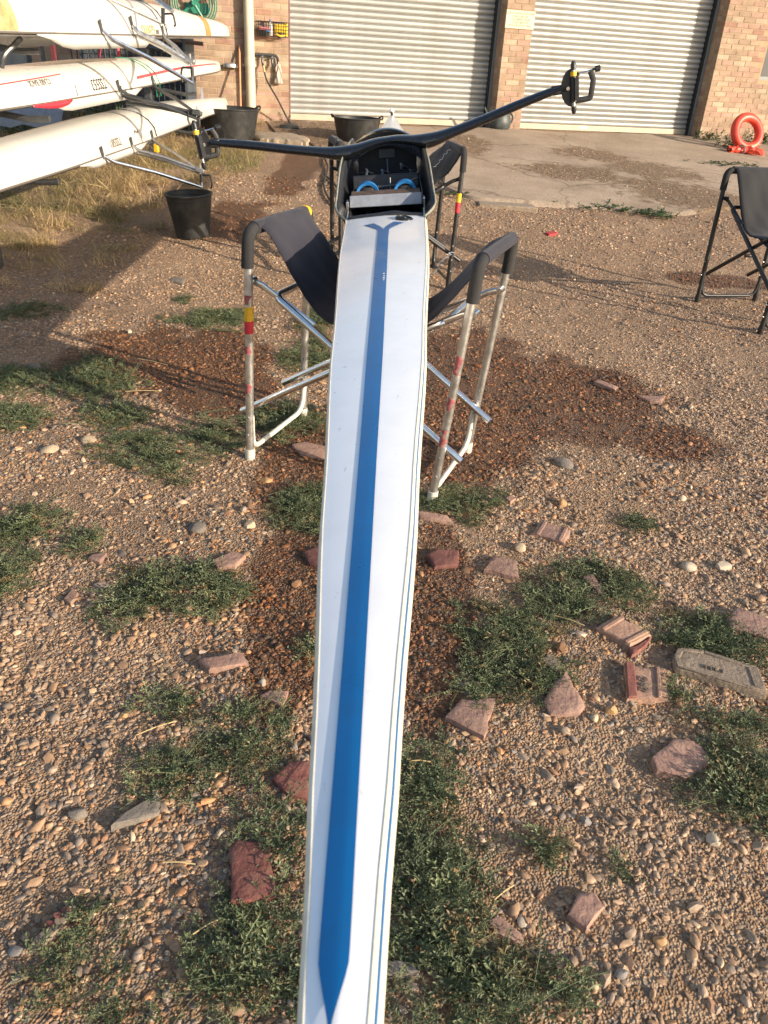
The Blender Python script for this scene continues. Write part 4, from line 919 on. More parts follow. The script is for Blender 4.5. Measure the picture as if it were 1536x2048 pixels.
# ================================================================== broken bricks and larger stones lying in the gravel
def bmat(nm, c, **k): M[nm] = mat(nm, c, .9, var=.3, scale=34, bump=.35, bscale=90, dirt=k.get('d', (.30, .205, .135)), damt=k.get('a', .75), dscale=20, objvar=.12)
bmat('brickpink', (.270, .158, .120)); bmat('brickred', (.18, .062, .047), a=.4); bmat('brickdark', (.12, .045, .036), a=.12); bmat('brickgrey', (.23, .175, .125), d=(.15, .12, .09), a=.7); bmat('slate', (.17, .145, .12), d=(.27, .21, .15)); bmat('brickbrown', (.28, .165, .115))
FR = [
 ('brick_fragment', [(1063, 1070), (1080, 1044), (1141, 1064), (1128, 1090)], .035, 'brickpink', 'pink grooved brick piece nearest the right sling foot', 1),
 ('brick_fragment', [(852, 1118), (872, 1108), (917, 1108), (916, 1136), (868, 1142)], .04, 'brickdark', 'dark wet broken brick close to the right side of the boat', 0),
 ('brick_fragment', [(967, 1146), (986, 1116), (1030, 1128), (1037, 1163)], .03, 'brickpink', 'flat pink brick piece right of the dark wet brick', 0),
 ('brick_fragment', [(1164, 1160), (1184, 1155), (1214, 1196), (1196, 1192)], .03, 'brickpink', 'narrow brick sliver half hidden in weeds', 0),
 ('brick_fragment', [(1190, 1266), (1229, 1240), (1301, 1277), (1258, 1300)], .05, 'brickbrown', 'thick half brick with a frog tilted among the weeds', 1),
 ('brick_fragment', [(1453, 1240), (1470, 1219), (1560, 1252), (1550, 1285), (1456, 1258)], .03, 'brickpink', 'pink brick piece at the right picture edge', 0),
 ('brick_fragment', [(1343, 1322), (1352, 1303), (1405, 1308), (1515, 1345), (1532, 1398), (1500, 1392), (1350, 1345)], .045, 'brickgrey', 'long grey brick with a hollow face and worn lettering', 2),
 ('brick_fragment', [(1247, 1334), (1332, 1343), (1340, 1402), (1252, 1406)], .035, 'brickbrown', 'reddish brick piece stamped with letters in the weeds', 3),
 ('brick_fragment', [(1080, 1325), (1098, 1311), (1122, 1333), (1112, 1352)], .025, 'brickgrey', 'small grey brick chip in the big weed patch', 0),
 ('brick_fragment', [(1085, 1408), (1128, 1348), (1169, 1419), (1158, 1432), (1100, 1434)], .03, 'brickpink', 'pink triangular brick piece below the big weed patch', 0),
 ('brick_fragment', [(889, 1440), (922, 1404), (991, 1402), (967, 1480), (932, 1462)], .025, 'brickpink', 'flat dusty pink brick piece nearest the right side of the boat', 0),
 ('brick_fragment', [(1302, 1522), (1345, 1482), (1386, 1487), (1433, 1523), (1372, 1562), (1312, 1548)], .035, 'brickpink', 'large rounded pink brick piece half sunk in weeds', 0),
 ('brick_fragment', [(1135, 1832), (1155, 1789), (1188, 1787), (1208, 1817), (1172, 1862)], .025, 'brickpink', 'splintered reddish stone slab piece at the lower right', 0),
 ('brick_fragment', [(974, 1840), (1000, 1833), (1048, 1872), (1046, 1892), (990, 1866)], .018, 'brickpink', 'long thin brick flake beside weeds at the lower right', 0),
 ('brick_fragment', [(1187, 766), (1196, 760), (1237, 776), (1230, 783)], .03, 'brickpink', 'small pale pink brick piece on the wet gravel patch', 0),
 ('brick_fragment', [(1272, 793), (1330, 796), (1322, 808), (1300, 806)], .02, 'brickpink', 'flat pink sliver at the edge of the wet gravel patch', 0),
 ('brick_fragment', [(832, 1028), (895, 1036), (907, 1050), (840, 1038)], .03, 'brickpink', 'thin brick edge showing beside the boat behind the sling foot', 0),
 ('brick_fragment', [(758, 1940), (790, 1930), (842, 1938), (836, 1958), (765, 1960)], .02, 'slate', 'grey stone slab piece under the boat near the stern', 0),
 ('brick_fragment', [(398, 1326), (484, 1313), (498, 1334), (418, 1346)], .04, 'brickpink', 'pink half brick with a broken side left of the boat', 0),
 ('brick_fragment', [(424, 1128), (468, 1107), (492, 1116), (470, 1140), (436, 1142)], .02, 'brickpink', 'flat pink brick flake at the top of a weed patch', 0),
 ('brick_fragment', [(176, 1122), (186, 1113), (214, 1111), (200, 1130)], .015, 'brickpink', 'tiny pink flake on the left gravel', 0),
 ('brick_fragment', [(584, 892), (610, 886), (652, 893), (650, 916), (604, 910)], .02, 'brickpink', 'flat pink stone between the silver stand and the boat', 0),
 ('brick_fragment', [(458, 1705), (475, 1688), (540, 1692), (552, 1795), (520, 1810), (462, 1815)], .025, 'brickred', 'large dark red tile lying in the weeds left of the boat', 0),
 ('brick_fragment', [(544, 1560), (580, 1526), (620, 1522), (625, 1602), (575, 1592)], .02, 'brickred', 'red brick piece with pebbles on it touching the boat edge', 0),
 ('brick_fragment', [(520, 1396), (540, 1386), (577, 1388), (562, 1416)], .02, 'brickpink', 'dull pink flake above the left weed patch', 0),
 ('brick_fragment', [(222, 1658), (250, 1632), (318, 1592), (323, 1610), (318, 1632)], .02, 'slate', 'grey wedge shaped stone shard on the left gravel', 0),
 ('brick_fragment', [(58, 1900), (70, 1880), (148, 1804), (160, 1812), (120, 1860), (74, 1905)], .025, 'brickgrey', 'long pale shard with red smears at the lower left', 4),
 ('brick_fragment', [(128, 1200), (146, 1178), (157, 1188), (142, 1211)], .025, 'brickbrown', 'small brown upright shard on the left gravel', 0),
 ('brick_fragment', [(606, 1108), (632, 1098), (660, 1102), (650, 1140), (620, 1132)], .03, 'brickdark', 'dark wet red brick mostly hidden by the boat', 0),
 ('brick_fragment', [(1255, 1302), (1275, 1296), (1302, 1280), (1280, 1304), (1262, 1316)], .03, 'brickred', 'red broken chip below the thick half brick', 0),
 ('brick_fragment', [(335, 560), (350, 552), (372, 555), (365, 566)], .02, 'slate', 'flat dark stone on the shaded ground left of the stand', 0),
 ('brick_fragment', [(1010, 1000), (1022, 993), (1032, 1000), (1020, 1008)], .02, 'brickpink', 'tiny pink chip right of the silver stand', 0)]
for i, (nm, pix, h, mm, lab, feat) in enumerate(FR):
    h = h*.22+.002; o = slab(nm, pix, h, mm, lab, 'stone' if mm == 'slate' else 'brick', bevel=.004, tilt=.06, jag=.0035, seed=i, dz=.008)
    if feat in (1, 2, 3):
        a, b_, c, d = [Vector((G(*q).x-o.location.x, G(*q).y-o.location.y, 0)) for q in (pix[:4] if feat != 2 else [pix[0], pix[2], pix[4], pix[6]])]
        bm = bmesh.new()
        mbq = MB()
        if feat == 1:
            for f_ in (.12, .80):
                e0 = a.lerp(d, f_); e1 = b_.lerp(c, f_); g0 = a.lerp(d, f_+.12); g1 = b_.lerp(c, f_+.12)
                mbq.prism([(p.x, p.y) for p in (e0, e1, g1, g0)], h*.8, h+.004)
            q = mbq.build('raised_rib', mm, o, True, bevel=.003)
        if feat == 2:
            ctr = (a+b_+c+d)/4
            ring = [Vector((G(*q).x-o.location.x, G(*q).y-o.location.y, 0)) for q in pix]
            for i2 in range(len(ring)):
                p1, p2 = ring[i2], ring[(i2+1) % len(ring)]; q1, q2 = p1.lerp(ctr, .22), p2.lerp(ctr, .22); p1, p2 = p1.lerp(ctr, .03), p2.lerp(ctr, .03)
                mbq.prism([(p.x, p.y) for p in (p1, p2, q2, q1)], h*.85, h+.0035)
            mbq.build('raised_border', mm, o, True, bevel=.003)
        if feat == 3:
            e0, e1, g0, g1 = a, a.lerp(b_, .22), d, d.lerp(c, .22)
            mbq.prism([(p.x, p.y) for p in (e0, e1, g1, g0)], h*.85, h+.007); mbq.build('raised_edge', 'brickred', o, True, bevel=.003)
            mbq = MB(); e0, e1 = a.lerp(b_, .72), a.lerp(b_, .82); g0, g1 = d.lerp(c, .68), d.lerp(c, .78); mbq.prism([(p.x, p.y) for p in (e0, e1, g1, g0)], h*.85, h+.006); mbq.build('raised_edge', mm, o, True, bevel=.003)
            xd = (a.lerp(b_, .5)-d.lerp(c, .5)); ang = atan2(xd.y, xd.x); ce = (a*.35+b_*.15+c*.15+d*.35); ce = a.lerp(b_, .42).lerp(d.lerp(c, .42), .62)
            text_mesh('stamped_letters', 'GRO', .032, 'textgrey', o, Matrix.Translation((ce.x, ce.y, h+.004)) @ Matrix.Rotation(ang, 4, 'Z'), extrude=.0015)
    if feat == 2:
        dv_ = (b_-a); dv_ = (Vector((G(1515, 1360).x, G(1515, 1360).y, 0))-Vector((G(1370, 1320).x, G(1370, 1320).y, 0))); ang = atan2(dv_.y, dv_.x); ce = Vector((G(1425, 1350).x-o.location.x, G(1425, 1350).y-o.location.y, 0))
        text_mesh('worn_letters', 'I I F I', .026, 'brickgrey', o, Matrix.Translation((ce.x, ce.y, h+.002)) @ Matrix.Rotation(ang, 4, 'Z'), extrude=.003)
    if feat == 4:
        mbq = MB()
        for q in ((100, 1852), (118, 1834), (132, 1822)):
            w_ = G(*q); mbq.lathe([(.013, h-.004), (.011, h+.0012), (0.001, h+.0015)], 9, (w_.x-o.location.x, w_.y-o.location.y, 0), 1, .6)
        mbq.build('red_smear', 'brickred', o)
ST = [(394, 1058, 42, 'slate', 'grey squarish stone on the left gravel', .6), (72, 1055, 18, 'stonewhite', 'small white pebble at the left edge', .7), (157, 1622, 46, 'slate', 'large rounded grey stone at the lower left', .6), (247, 1428, 24, 'stoneorange', 'orange round stone on the left gravel', .7), (525, 1366, 26, 'stonewhite', 'pale pointed stone below the half brick', .6), (440, 1668, 28, 'stonetan', 'tan round stone beside the grey shard', .6), (393, 1898, 36, 'stoneorange', 'orange wedge stone in the lower left weeds', .6), (1425, 1682, 38, 'stonewhite', 'pale angular stone at the lower right', .6), (1172, 1640, 30, 'stonegrey', 'grey blocky stone right of the weeds', .7), (935, 1715, 38, 'brickbrown', 'reddish brown stone beside the right weeds', .5),
      (1243, 1945, 34, 'stonegrey', 'dark grey stone at the lower right corner', .5), (1188, 1965, 28, 'stonetan', 'cream stone beside dark grey stone', .6), (1378, 1132, 36, 'stonewhite', 'pale flint stone on the right gravel', .6), (1448, 1132, 38, 'stonewhite', 'cream flint stone right of the pale flint', .5), (1040, 1098, 30, 'stonetan', 'yellowish stone left of the grooved pink brick', .6), (1126, 1006, 26, 'stoneorange', 'brown egg shaped stone on the right gravel', .9), (1130, 928, 52, 'slate', 'flat grey stone in a tuft on the wet patch', .35), (1222, 1424, 28, 'stoneorange', 'yellow orange stone below the stamped brick', .8), (1190, 1438, 24, 'stonetan', 'tan stone beside the yellow orange stone', .6), (178, 885, 34, 'stonetan', 'large pale stone left of the silver stand', .5), (270, 938, 20, 'stoneorange', 'round tan pebble in front of the left weeds', .7), (260, 664, 14, 'stonewhite', 'white pebble on the wet ground left of the stand', .8), (70, 735, 44, 'slate', 'flat pale stone at the left edge', .35), (533, 960, 30, 'stoneorange', 'orange brown stone in front of the stand foot', .5), (500, 1050, 30, 'stonetan', 'rounded pale stone left of the boat', .6), (1045, 1840, 26, 'stonewhite', 'slim grey white pebble near the thin brick flake', .5), (1320, 1880, 30, 'stoneorange', 'orange angular stone at the lower right', .5), (1440, 1925, 26, 'stonetan', 'tan stone at the lower right edge', .5), (1150, 1145, 20, 'stonetan', 'small tan stone above the weeds on the right', .7), (100, 905, 40, 'stonetan', 'low cream stone on the left gravel', .4), (1415, 1290, 20, 'stonewhite', 'white chip above the long grey brick', .6), (30, 1900, 34, 'stonegrey', 'dark reddish stone at the lower left edge', .5), (1470, 1622, 36, 'stonetan', 'smooth yellowish stone beside the right weeds', .5)]
for nm, c in (('stonewhite', (.40, .33, .245)), ('stoneorange', (.42, .235, .10)), ('stonetan', (.41, .31, .20)), ('stonegrey', (.20, .18, .165))): M[nm] = mat(nm, c, .7, var=.2, scale=45, bump=.2, bscale=80, dirt=(.33, .24, .16), damt=.45, dscale=30)
for i, (x, y, d_, mm, lab, fl) in enumerate(ST):
    p = G(x, y); k = pxm(p); me_ = pebble_mesh(700+i, 3, .22, fl, 'stone'); me_.materials.append(M[mm])
    o = bpy.data.objects.new('stone', me_); COL.objects.link(o); r_ = d_/k*.47; o.scale = (r_, r_, r_); o.location = (p.x, p.y, ground_z(p.x, p.y)+r_*fl*.28); o.rotation_euler = (rng.uniform(-.2, .2), rng.uniform(-.2, .2), rng.uniform(0, 6.28)); tag(o, lab, 'stone')
# straws
for i, (x0, y0, x1, y1, lab) in enumerate([(272, 1466, 352, 1438, 'thin dry straw above the left weed patch'), (385, 1862, 442, 1830, 'thin dry straw in the lower left weeds'), (325, 1716, 390, 1720, 'short straw on the left gravel'), (250, 778, 318, 777, 'dry straw on the wet ground left of the stand'), (1110, 1228, 1170, 1248, 'dry straw above the big weed patch'), (820, 1516, 862, 1518, 'short straw beside the boat'), (275, 715, 335, 728, 'upper straw on the wet left ground'), (990, 1790, 1030, 1760, 'straw stalk on the right gravel')]):
    a = G(x0, y0, .02); b_ = G(x1, y1, .02); mb = MB(); d = b_-a
    mb.tube([Vector(), d*.5+Vector((0, 0, .004)), d], .0016, 5); o = mb.build('straw', 'straw', None); o.location = (a.x, a.y, ground_z(a.x, a.y)+.016); tag(o, lab, 'straw')

# ================================================================== folding boat sling stands
def make_stand(cx, cy, rz, label, post_m, brace_m, foam_m, canvas_m, foot_m, prof, bands, yring=False, lean=-.03, shear=0.0):
    zg = ground_z(cx, cy)
    t = empty('sling_stand', (cx, cy, zg), rz, label, 'sling stand', 'folding boat sling stands')
    a, d, h, r = .435, .25, .935, .0165
    for sx in (-1, 1):
        # bent tube: front post, top rail, back post
        top = rounded([(sx*(a+lean), -d, -.01), (sx*a, -d, h), (sx*a, d, h), (sx*(a+lean), d, -.01)], .045, 6)
        mb = MB(); mb.tube(top, r, 12); fr_ = mb.build('post_frame', post_m, t)
        for sy in (-1, 1):
            q = rounded([(sx*a, sy*d, h-.135), (sx*a, sy*d, h), (sx*a, sy*d*.45, h)], .05, 6)
            mb = MB(); mb.tube(q, .0235, 12); mb.build('foam_grip', foam_m, t)
            mb = MB(); mb.tube([(sx*(a+lean*.97), sy*d, -.012), (sx*(a+lean*.94), sy*d, .05)], r+.004, 12); mb.build('foot_cap', foot_m, t)
            if yring and sx == -1 and sy == 1:
                mb = MB(); mb.tube([(sx*a, sy*d*.80, h+.0), (sx*a, sy*d*.88, h-.002)], .029, 14); mb.build('yellow_ring', 'yellow', t)
            for zz in (.12, .20, .30):
                mb = MB(); mb.tube([(sx*(a+lean*.8), sy*d-r*.9*1, zz), (sx*(a+lean*.8), sy*d-r-.004, zz)], .006, 8); mb.build('bolt', 'steel', t)
        # low foot bar joining the two posts
        q = rounded([(sx*(a-.03), -d+.004, .20), (sx*(a-.03), -d+.02, .045), (sx*(a-.03), d-.02, .045), (sx*(a-.03), d-.004, .20)], .06, 6)
        mb = MB(); mb.tube(q, .0115, 10); mb.build('foot_bar', foot_m if foot_m != 'foam' else 'steel', t)
    # two crossing U braces
    for sx, yo in ((1, .0), (-1, .03)):
        dy = d-.035-yo
        q = rounded([(sx*(a+.05), -dy, .185), (-sx*(a-.10), -dy, .70), (-sx*(a-.10), dy, .70), (sx*(a+.05), dy, .185)], .05, 6)
        mb = MB(); mb.tube(q, .0145, 10); br = mb.build('cross_brace', brace_m, t)
        for sy in (-1, 1):
            yy = sy*dy
            mb = MB(); mb.tube([(-sx*a, yy-.0, .745), (-sx*a*.9, yy-sy*.004, .732), (-sx*a*.66, yy-sy*.012, .672), (-sx*.17, yy-sy*.012, .610)], .0085, 8, flat=1.5); mb.build('link_arm', brace_m, t)
            mb = MB(); mb.tube([(-sx*a, yy-.024, .745), (-sx*a, yy+.024, .745)], .013, 10); mb.build('pivot', brace_m, t)
            mb = MB(); mb.tube([(0, yy-.02, .432), (0, yy+.02, .432)], .011, 8); mb.build('pivot', brace_m, t)
    # canvas sling
    xs = spline([Vector((x, z, 0)) for x, z in prof], 5); wy = .215
    mb = MB(); rows = []; r_ = random.Random(int(cx*100))
    for i, p in enumerate(xs):
        u = i/(len(xs)-1); e = 1-abs(2*u-1); row = []
        for j in range(13):
            v = j/12*2-1
            dz = .010*sin(v*5.5+i*.35+1)*(e*(1-e)*4) + .006*sin(v*11-i*.5)*(e*(1-e)*4) - .022*abs(v)**3*(e*(1-e)*4) + .002*sin(v*23+i*1.7) - .15*((1-v)/2)**1.3*max(0, sin(pi*min(max((u-.56)/.40, 0), 1)))
            row.append((p.x, v*wy*(1-.10*e*(1-e)*4), p.y+dz*.7))
        rows.append(row)
    mb.grid(rows); cv = mb.build('sling', canvas_m, t, thick=.003)
    for sx in (-1, 1):
        mb = MB(); mb.tube([(sx*a, -wy*.98, h+.001), (sx*a, 0, h+.002), (sx*a, wy*.98, h+.001)], .0255, 14); mb.build('sleeve', canvas_m, cv)
    for sx, sy, z0, z1, bm_ in bands:
        mb = MB()
        if bm_ == 'redmark':
            mb.grid([[(sx*(a+lean*(1-z_/h))+(r+.001)*cos(q_+.25*sin(z_*190)), sy*d+(r+.001)*sin(q_+.25*sin(z_*190)), z_) for q_ in np.linspace(-2.3, -.9+.5*sin(z_*120), 7)] for z_ in np.linspace(z0, z1, 6)]); mb.build('paint_smear', bm_, t); continue
        mb.tube([(sx*(a+lean*(1-z0/h)), sy*d, z0), (sx*(a+lean*(1-z1/h)), sy*d, z1)], r+.0012, 14); mb.build('tape_band', bm_, t)
    if shear:
        for c in list(t.children)+[g_ for c in t.children for g_ in c.children]:
            for v in c.data.vertices: v.co.x += shear*v.co.z/h
    return t
prof_boat = [(-.452, .935), (-.435, .960), (-.405, .952), (-.36, .905), (-.28, .80), (-.20, .705), (-.13, .65), (-.05, .625), (.03, .625), (.11, .65), (.19, .71), (.27, .80), (.35, .905), (.405, .952), (.435, .960), (.452, .935)]
NB = [(-1, -1, .60, .655, 'yellow'), (-1, -1, .55, .60, 'red'), (-1, -1, .665, .70, 'redmark'), (-1, -1, .47, .50, 'redmark'), (-1, -1, .30, .345, 'redmark'), (1, -1, .54, .61, 'redmark'), (1, -1, .40, .45, 'redmark'), (1, -1, .25, .32, 'redmark')]
s1_ = make_stand(-.115, 3.07, radians(-19.5), 'silver folding stand with charcoal sling under the near part of the boat', 'alu', 'alubright', 'foam', 'canvas', 'alufoot', prof_boat, NB, True, shear=.055)
prof_b2 = [(x, z+.03 if abs(x) < .3 else z) for x, z in prof_boat]
s2_ = make_stand(-.075, 6.13, radians(12), 'black folding stand with black sling under the far half of the boat', 'blackpaint', 'blackpaint', 'foam', 'canvas2', 'blackpaint', prof_b2, [(-1, -1, .60, .655, 'yellow'), (-1, -1, .55, .60, 'red'), (1, -1, .60, .66, 'yellow'), (1, -1, .53, .60, 'red')], False)
prof_e = [(-.435, .960), (-.40, .945), (-.35, .87), (-.26, .72), (-.17, .615), (-.08, .57), (0, .56), (.08, .57), (.17, .615), (.26, .72), (.35, .87), (.40, .945), (.435, .960)]
s3_ = make_stand(2.65, 5.80, radians(-77), 'empty black folding stand at the right edge of the picture', 'blackpaint', 'blackpaint', 'foam', 'canvas2', 'blackpaint', prof_e, [], False)
for st_, nn in ((s1_, 11), (s2_, 4)):
    cv = [c for c in st_.children if c.name.startswith('sling')][0]
    mb = MB(); P = []
    for k in range(nn*4+1):
        f_ = k/(nn*4); x = .36-.10*f_; P.append((x+.007*cos(k*1.7), -.13+.006*sin(k*2.9)+.02*f_, interp(x, [(.19, .71), (.27, .80), (.35, .905), (.405, .952)])+.016+.003*sin(k*1.3)))
    mb.tube(P, .0012, 4); mb.build('printed_mark', 'whitetext', cv)

# ================================================================== single scull on the stands
SX0, SZ0, YAW, PIT, ROL = -.007, .838, .0155, .0253, radians(-6.3)
scull = empty('single_scull', (SX0, 0, SZ0), 0, 'long white single scull with a blue deck stripe resting on two sling stands', 'rowing boat')
scull.rotation_euler = (PIT, ROL, YAW)
BW = [(.02, .008), (.2, .0185), (.4, .0278), (.6, .0400), (1.12, .0712), (1.85, .1085), (2.9, .151), (3.42, .160), (4.0, .168), (4.4, .165), (5.2, .145), (6.3, .105), (7.3, .055), (7.85, .018), (7.95, .010)]
DP = [(.02, .05), (.5, .10), (1.5, .17), (3, .215), (4, .225), (5, .215), (6.5, .17), (7.5, .11), (7.95, .05)]
def bw(u): return interp(u, BW)
us = [.02, .08, .15]+list(np.arange(.25, 7.8, .15))+[7.8, 7.86, 7.92, 7.95]
mb = MB(); rows = []
for u in us:
    b_, d = bw(u), interp(u, DP); row = []
    for k in range(19):
        a = pi*k/18; c_ = cos(a); s_ = sin(a)
        row.append((b_*(abs(c_)**.7)*(1 if c_ > 0 else -1)*(1.0+.03*s_), u, -d*(s_**1.05)))
    rows.append(row)
mb.grid(rows); hull = mb.build('hull', 'gel', scull)
def deck_pt(u, q, dz=0.0):      # q from -1 to 1 across the deck
    b_ = bw(u); cam_ = .003+.055*b_; rid = 1-(.55*q*q+.45*abs(q))
    return (q*b_, u, .0015+cam_*rid*.85+dz)
def deck(u0, u1, name):
    mb = MB(); rows = []
    for u in list(np.arange(u0, u1, .09))+[u1]:
        rows.append([deck_pt(u, q) for q in np.linspace(-1, 1, 15)])
    mb.grid(rows); return mb.build(name, 'gel', scull)
dk = deck(.02, 3.42, 'stern_deck'); bdk = deck(4.36, 7.95, 'bow_deck')
# blue stripe with forked far end and pointed near end
mb = MB(); rows = []
SW = [(.318, .0004), (.372, .0128), (.39, .0132), (.6, .0137), (1.12, .0155), (1.85, .0190), (2.6, .0200), (3.0, .0200), (3.1, .0215)]
for u in [.318, .33, .345, .36, .372, .385]+list(np.arange(.41, 3.12, .06))+[3.12]:
    w = interp(u, SW); b_ = bw(u); rows.append([deck_pt(u, (-.004+w*q)/b_, .0016) for q in np.linspace(-1, 1, 9)])
mb.grid(rows)
for sg in (-1, 1):
    rows = []
    for k in range(12):
        t_ = k/11; u = 3.12+.10*t_+(.045*t_*t_ if sg > 0 else .035*t_*t_); b_ = bw(u); inner = .0005+.040*t_**1.9; outer = .0215+.058*t_**1.7
        u2 = u-.018*t_; rows.append([deck_pt(u+(u2-u)*q, (sg*(inner*(1-q)+outer*q)-.004)/b_, .0016) for q in np.linspace(0, 1, 5)])
    mb.grid(rows)
mb.build('blue_stripe', 'blue', dk)
# small white scuff marks on the stripe
mb = MB()
for i, u in enumerate((2.42, 2.44, 2.46, 2.485)):
    mb.tube([deck_pt(u, (.006-.002*(i % 2))/bw(u), .003), deck_pt(u+.006, (.010)/bw(u), .003)], .0005, 4)
mb.build('scratch_marks', 'whiteplastic', dk)
# rubbing strips and side tape
for sg in (-1, 1):
    mb = MB(); mb.tube([(sg*(bw(u)*1.0+.001), u, -.002) for u in np.arange(.05, 7.9, .1)], .0042, 8); mb.build('gunwale_strip', 'cream', hull)
    rows = []
    for u in np.arange(.06, 7.8, .1):
        b_ = bw(u); rows.append([(sg*(b_*1.004+.0045), u, -.017), (sg*(b_*1.004+.0052), u, -.020), (sg*(b_*1.0+.0052), u, -.0235)])
    mb = MB(); mb.grid(rows); mb.build('blue_side_tape', 'blue', hull, thick=.0015)
    mb = MB(); mb.tube([(sg*(bw(u)*1.006+.0035), u, -.032) for u in np.arange(.06, 7.8, .1)], .0065, 8); mb.build('lower_rubbing_strip', 'cream', hull)
# hatch cap
mb = MB(); mb.lathe([(.036, 0), (.036, .006), (.030, .010), (.028, .006), (.010, .006), (.008, .010), (0.0005, .010)], 26); hc = mb.build('hatch_cap', 'hatchblack', dk); hc.location = deck_pt(3.32, .48, -.001); hc.rotation_euler = (0, radians(9), 0)
# cockpit: lining, floor, saxboards
mb = MB(); rows = []
for u in np.arange(3.40, 4.5, .08):
    b_, d = bw(u)*.955, interp(u, DP)*.9; rows.append([(b_*(abs(cos(a))**.7)*(1 if cos(a) > 0 else -1), u, .004-d*(sin(a)**1.05)) for a in [pi*k/18 for k in range(19)]])
mb.grid(rows); mb.build('cockpit_lining', 'blackint', scull)
for u, nm in ((3.405, 'stern_bulkhead'), (4.47, 'bow_bulkhead')):
    mb = MB(); b_, d = bw(u)*.95, interp(u, DP)*.89
    top = .0 if u < 4 else .20
    if u < 4: P = [(-b_, 0), (b_, 0)]
    else: P = [(-b_*.98, .05), (-b_*1.0, .15), (-b_*.7, .185), (0, .205), (b_*.7, .185), (b_*1.0, .15), (b_*.98, .05)]
    P += [(b_*(abs(cos(a))**.7)*(1 if cos(a) > 0 else -1), -d*(sin(a)**1.05)) for a in [pi*k/14 for k in range(1, 14)]]
    k_ = len(P); mb.add([(x, u-.005, z) for x, z in P]+[(x, u+.005, z) for x, z in P], [tuple(range(k_)), tuple(range(k_, 2*k_))[::-1]]+[(i, (i+1) % k_, k_+(i+1) % k_, k_+i) for i in range(k_)])
    mb.build(nm, 'blackint', scull)
ST_T = [(3.36, .160, .004), (3.47, .207, .030), (3.56, .205, .075), (3.70, .196, .150), (3.80, .188, .185), (4.0, .184, .195), (4.25, .180, .195), (4.47, .170, .185), (4.62, .158, .10), (4.75, .150, .02)]
for sg in (-1, 1):
    rows = []
    for u, v, w in ST_T: rows.append([(sg*(bw(u)*1.0+.001), u, -.012), (sg*(bw(u)*.4+v*.6+.006), u, w*.5), (sg*v, u, w)])
    sp_rows = list(zip(*[spline([Vector(r_[k]) for r_ in rows], 5) for k in range(3)]))
    mb = MB(); mb.grid([list(r_) for r_ in sp_rows]); sb_ = mb.build('saxboard', 'blackplastic', scull, thick=.007)
    mb = MB(); mb.tube([r_[2] for r_ in sp_rows], .0045, 8, flat=1.3); mb.build('saxboard_trim', 'saxtrim', sb_)
# stern coaming lip with raised middle
mb = MB(); rows = []
for q in np.linspace(-1, 1, 21):
    hgt = .006+.010*exp(-((q-.25)/.25)**2); x = q*.156
    rows.append([(x, 3.392, deck_pt(3.39, q)[2]+.002), (x, 3.418, deck_pt(3.41, q)[2]+hgt*.8), (x, 3.432, deck_pt(3.41, q)[2]+hgt*.6), (x, 3.436, -.035)])
mb.grid(rows); mb.build('coaming_lip', 'blackplastic', scull, thick=.004)
# foot stretcher with shoes
fs = empty('foot_stretcher', (0, 3.60, -.005), 0); fs.parent = scull
mb = MB(); mb.box((0, 0, .040), (.310, .010, .050), Matrix.Rotation(radians(-28), 3, 'X')); mb.build('foot_plate', 'plategrey', fs, False, bevel=.003)
mb = MB(); mb.box((0, .035, .062), (.300, .055, .012), Matrix.Rotation(radians(12), 3, 'X')); mb.build('wood_rail', 'wood', fs, False, bevel=.003)
for sg in (-1, 1):
    mb = MB(); mb.box((sg*.165, -.005, .02), (.012, .05, .055)); mb.build('side_clip', 'alubright', fs, False, bevel=.004)
    x0 = sg*.082+.004
    sh = empty('shoe', (x0, .075, .062), 0); sh.parent = fs
    mb = MB(); rows = []
    for k in range(9):
        t_ = k/8; yy = .26*t_; wv = .044*(1-.15*abs(t_-.25)*2); hh = .05+.02*sin(t_*3.1); zz = -.02-.11*t_
        rows.append([(wv*cos(a), yy*.75-.01, zz+hh*sin(a)*(1 if sin(a) > 0 else .35)) for a in [2*pi*j/14 for j in range(15)]])
    mb.grid(rows)
    mb.lathe([(.001, .03), (.03, .026), (.042, .0), (.042, -.02)], 14, (0, -.005, -.005), 1, .5); mb.build('shoe_upper', 'shoeblack', sh)
    rows = []
    for a in np.linspace(radians(-8), radians(188), 21):
        ca, sa_ = cos(a), sin(a); rows.append([(.052*ca, -.02, -.012+.056*sa_), (.052*ca, .0, -.010+.058*sa_), (.043*ca, .004, -.012+.046*sa_), (.041*ca, -.016, -.012+.044*sa_)])
    for r_ in rows: r_.append(r_[0])
    mb = MB(); mb.grid(rows); mb.build('blue_rim', 'shoeblue', sh)
# inner fittings: rails, seat, laces
for sg in (-1, 1):
    mb = MB(); mb.box((sg*.085, 4.0, -.045), (.022, .62, .02)); mb.build('slide_rail', 'darksteel', scull, False, bevel=.003)
    for k in range(3):
        mb = MB(); mb.box((sg*(.118+.012*k), 4.20, .02), (.008, .02, .09)); mb.build('inner_rib', 'blackplastic', scull, False, bevel=.002)
mb = MB(); rows = []
for y in np.linspace(-.13, .13, 9): rows.append([(x, 4.05+y, .0+.018*(x/.13)**2-.012*cos(x*30)*cos(y*10)) for x in np.linspace(-.13, .13, 13)])
mb.grid(rows); mb.build('seat', 'blackplastic', scull, thick=.014)
mb = MB(); mb.box((0, 3.83, .075), (.30, .012, .06), Matrix.Rotation(radians(-15), 3, 'X')); mb.build('heel_bar', 'blackint', scull, False, bevel=.006)
mb = MB()
for k in range(9): mb.tube([(-.05+.011*k, 3.715, .062), (-.042+.011*k, 3.72, .078)], .0022, 5)
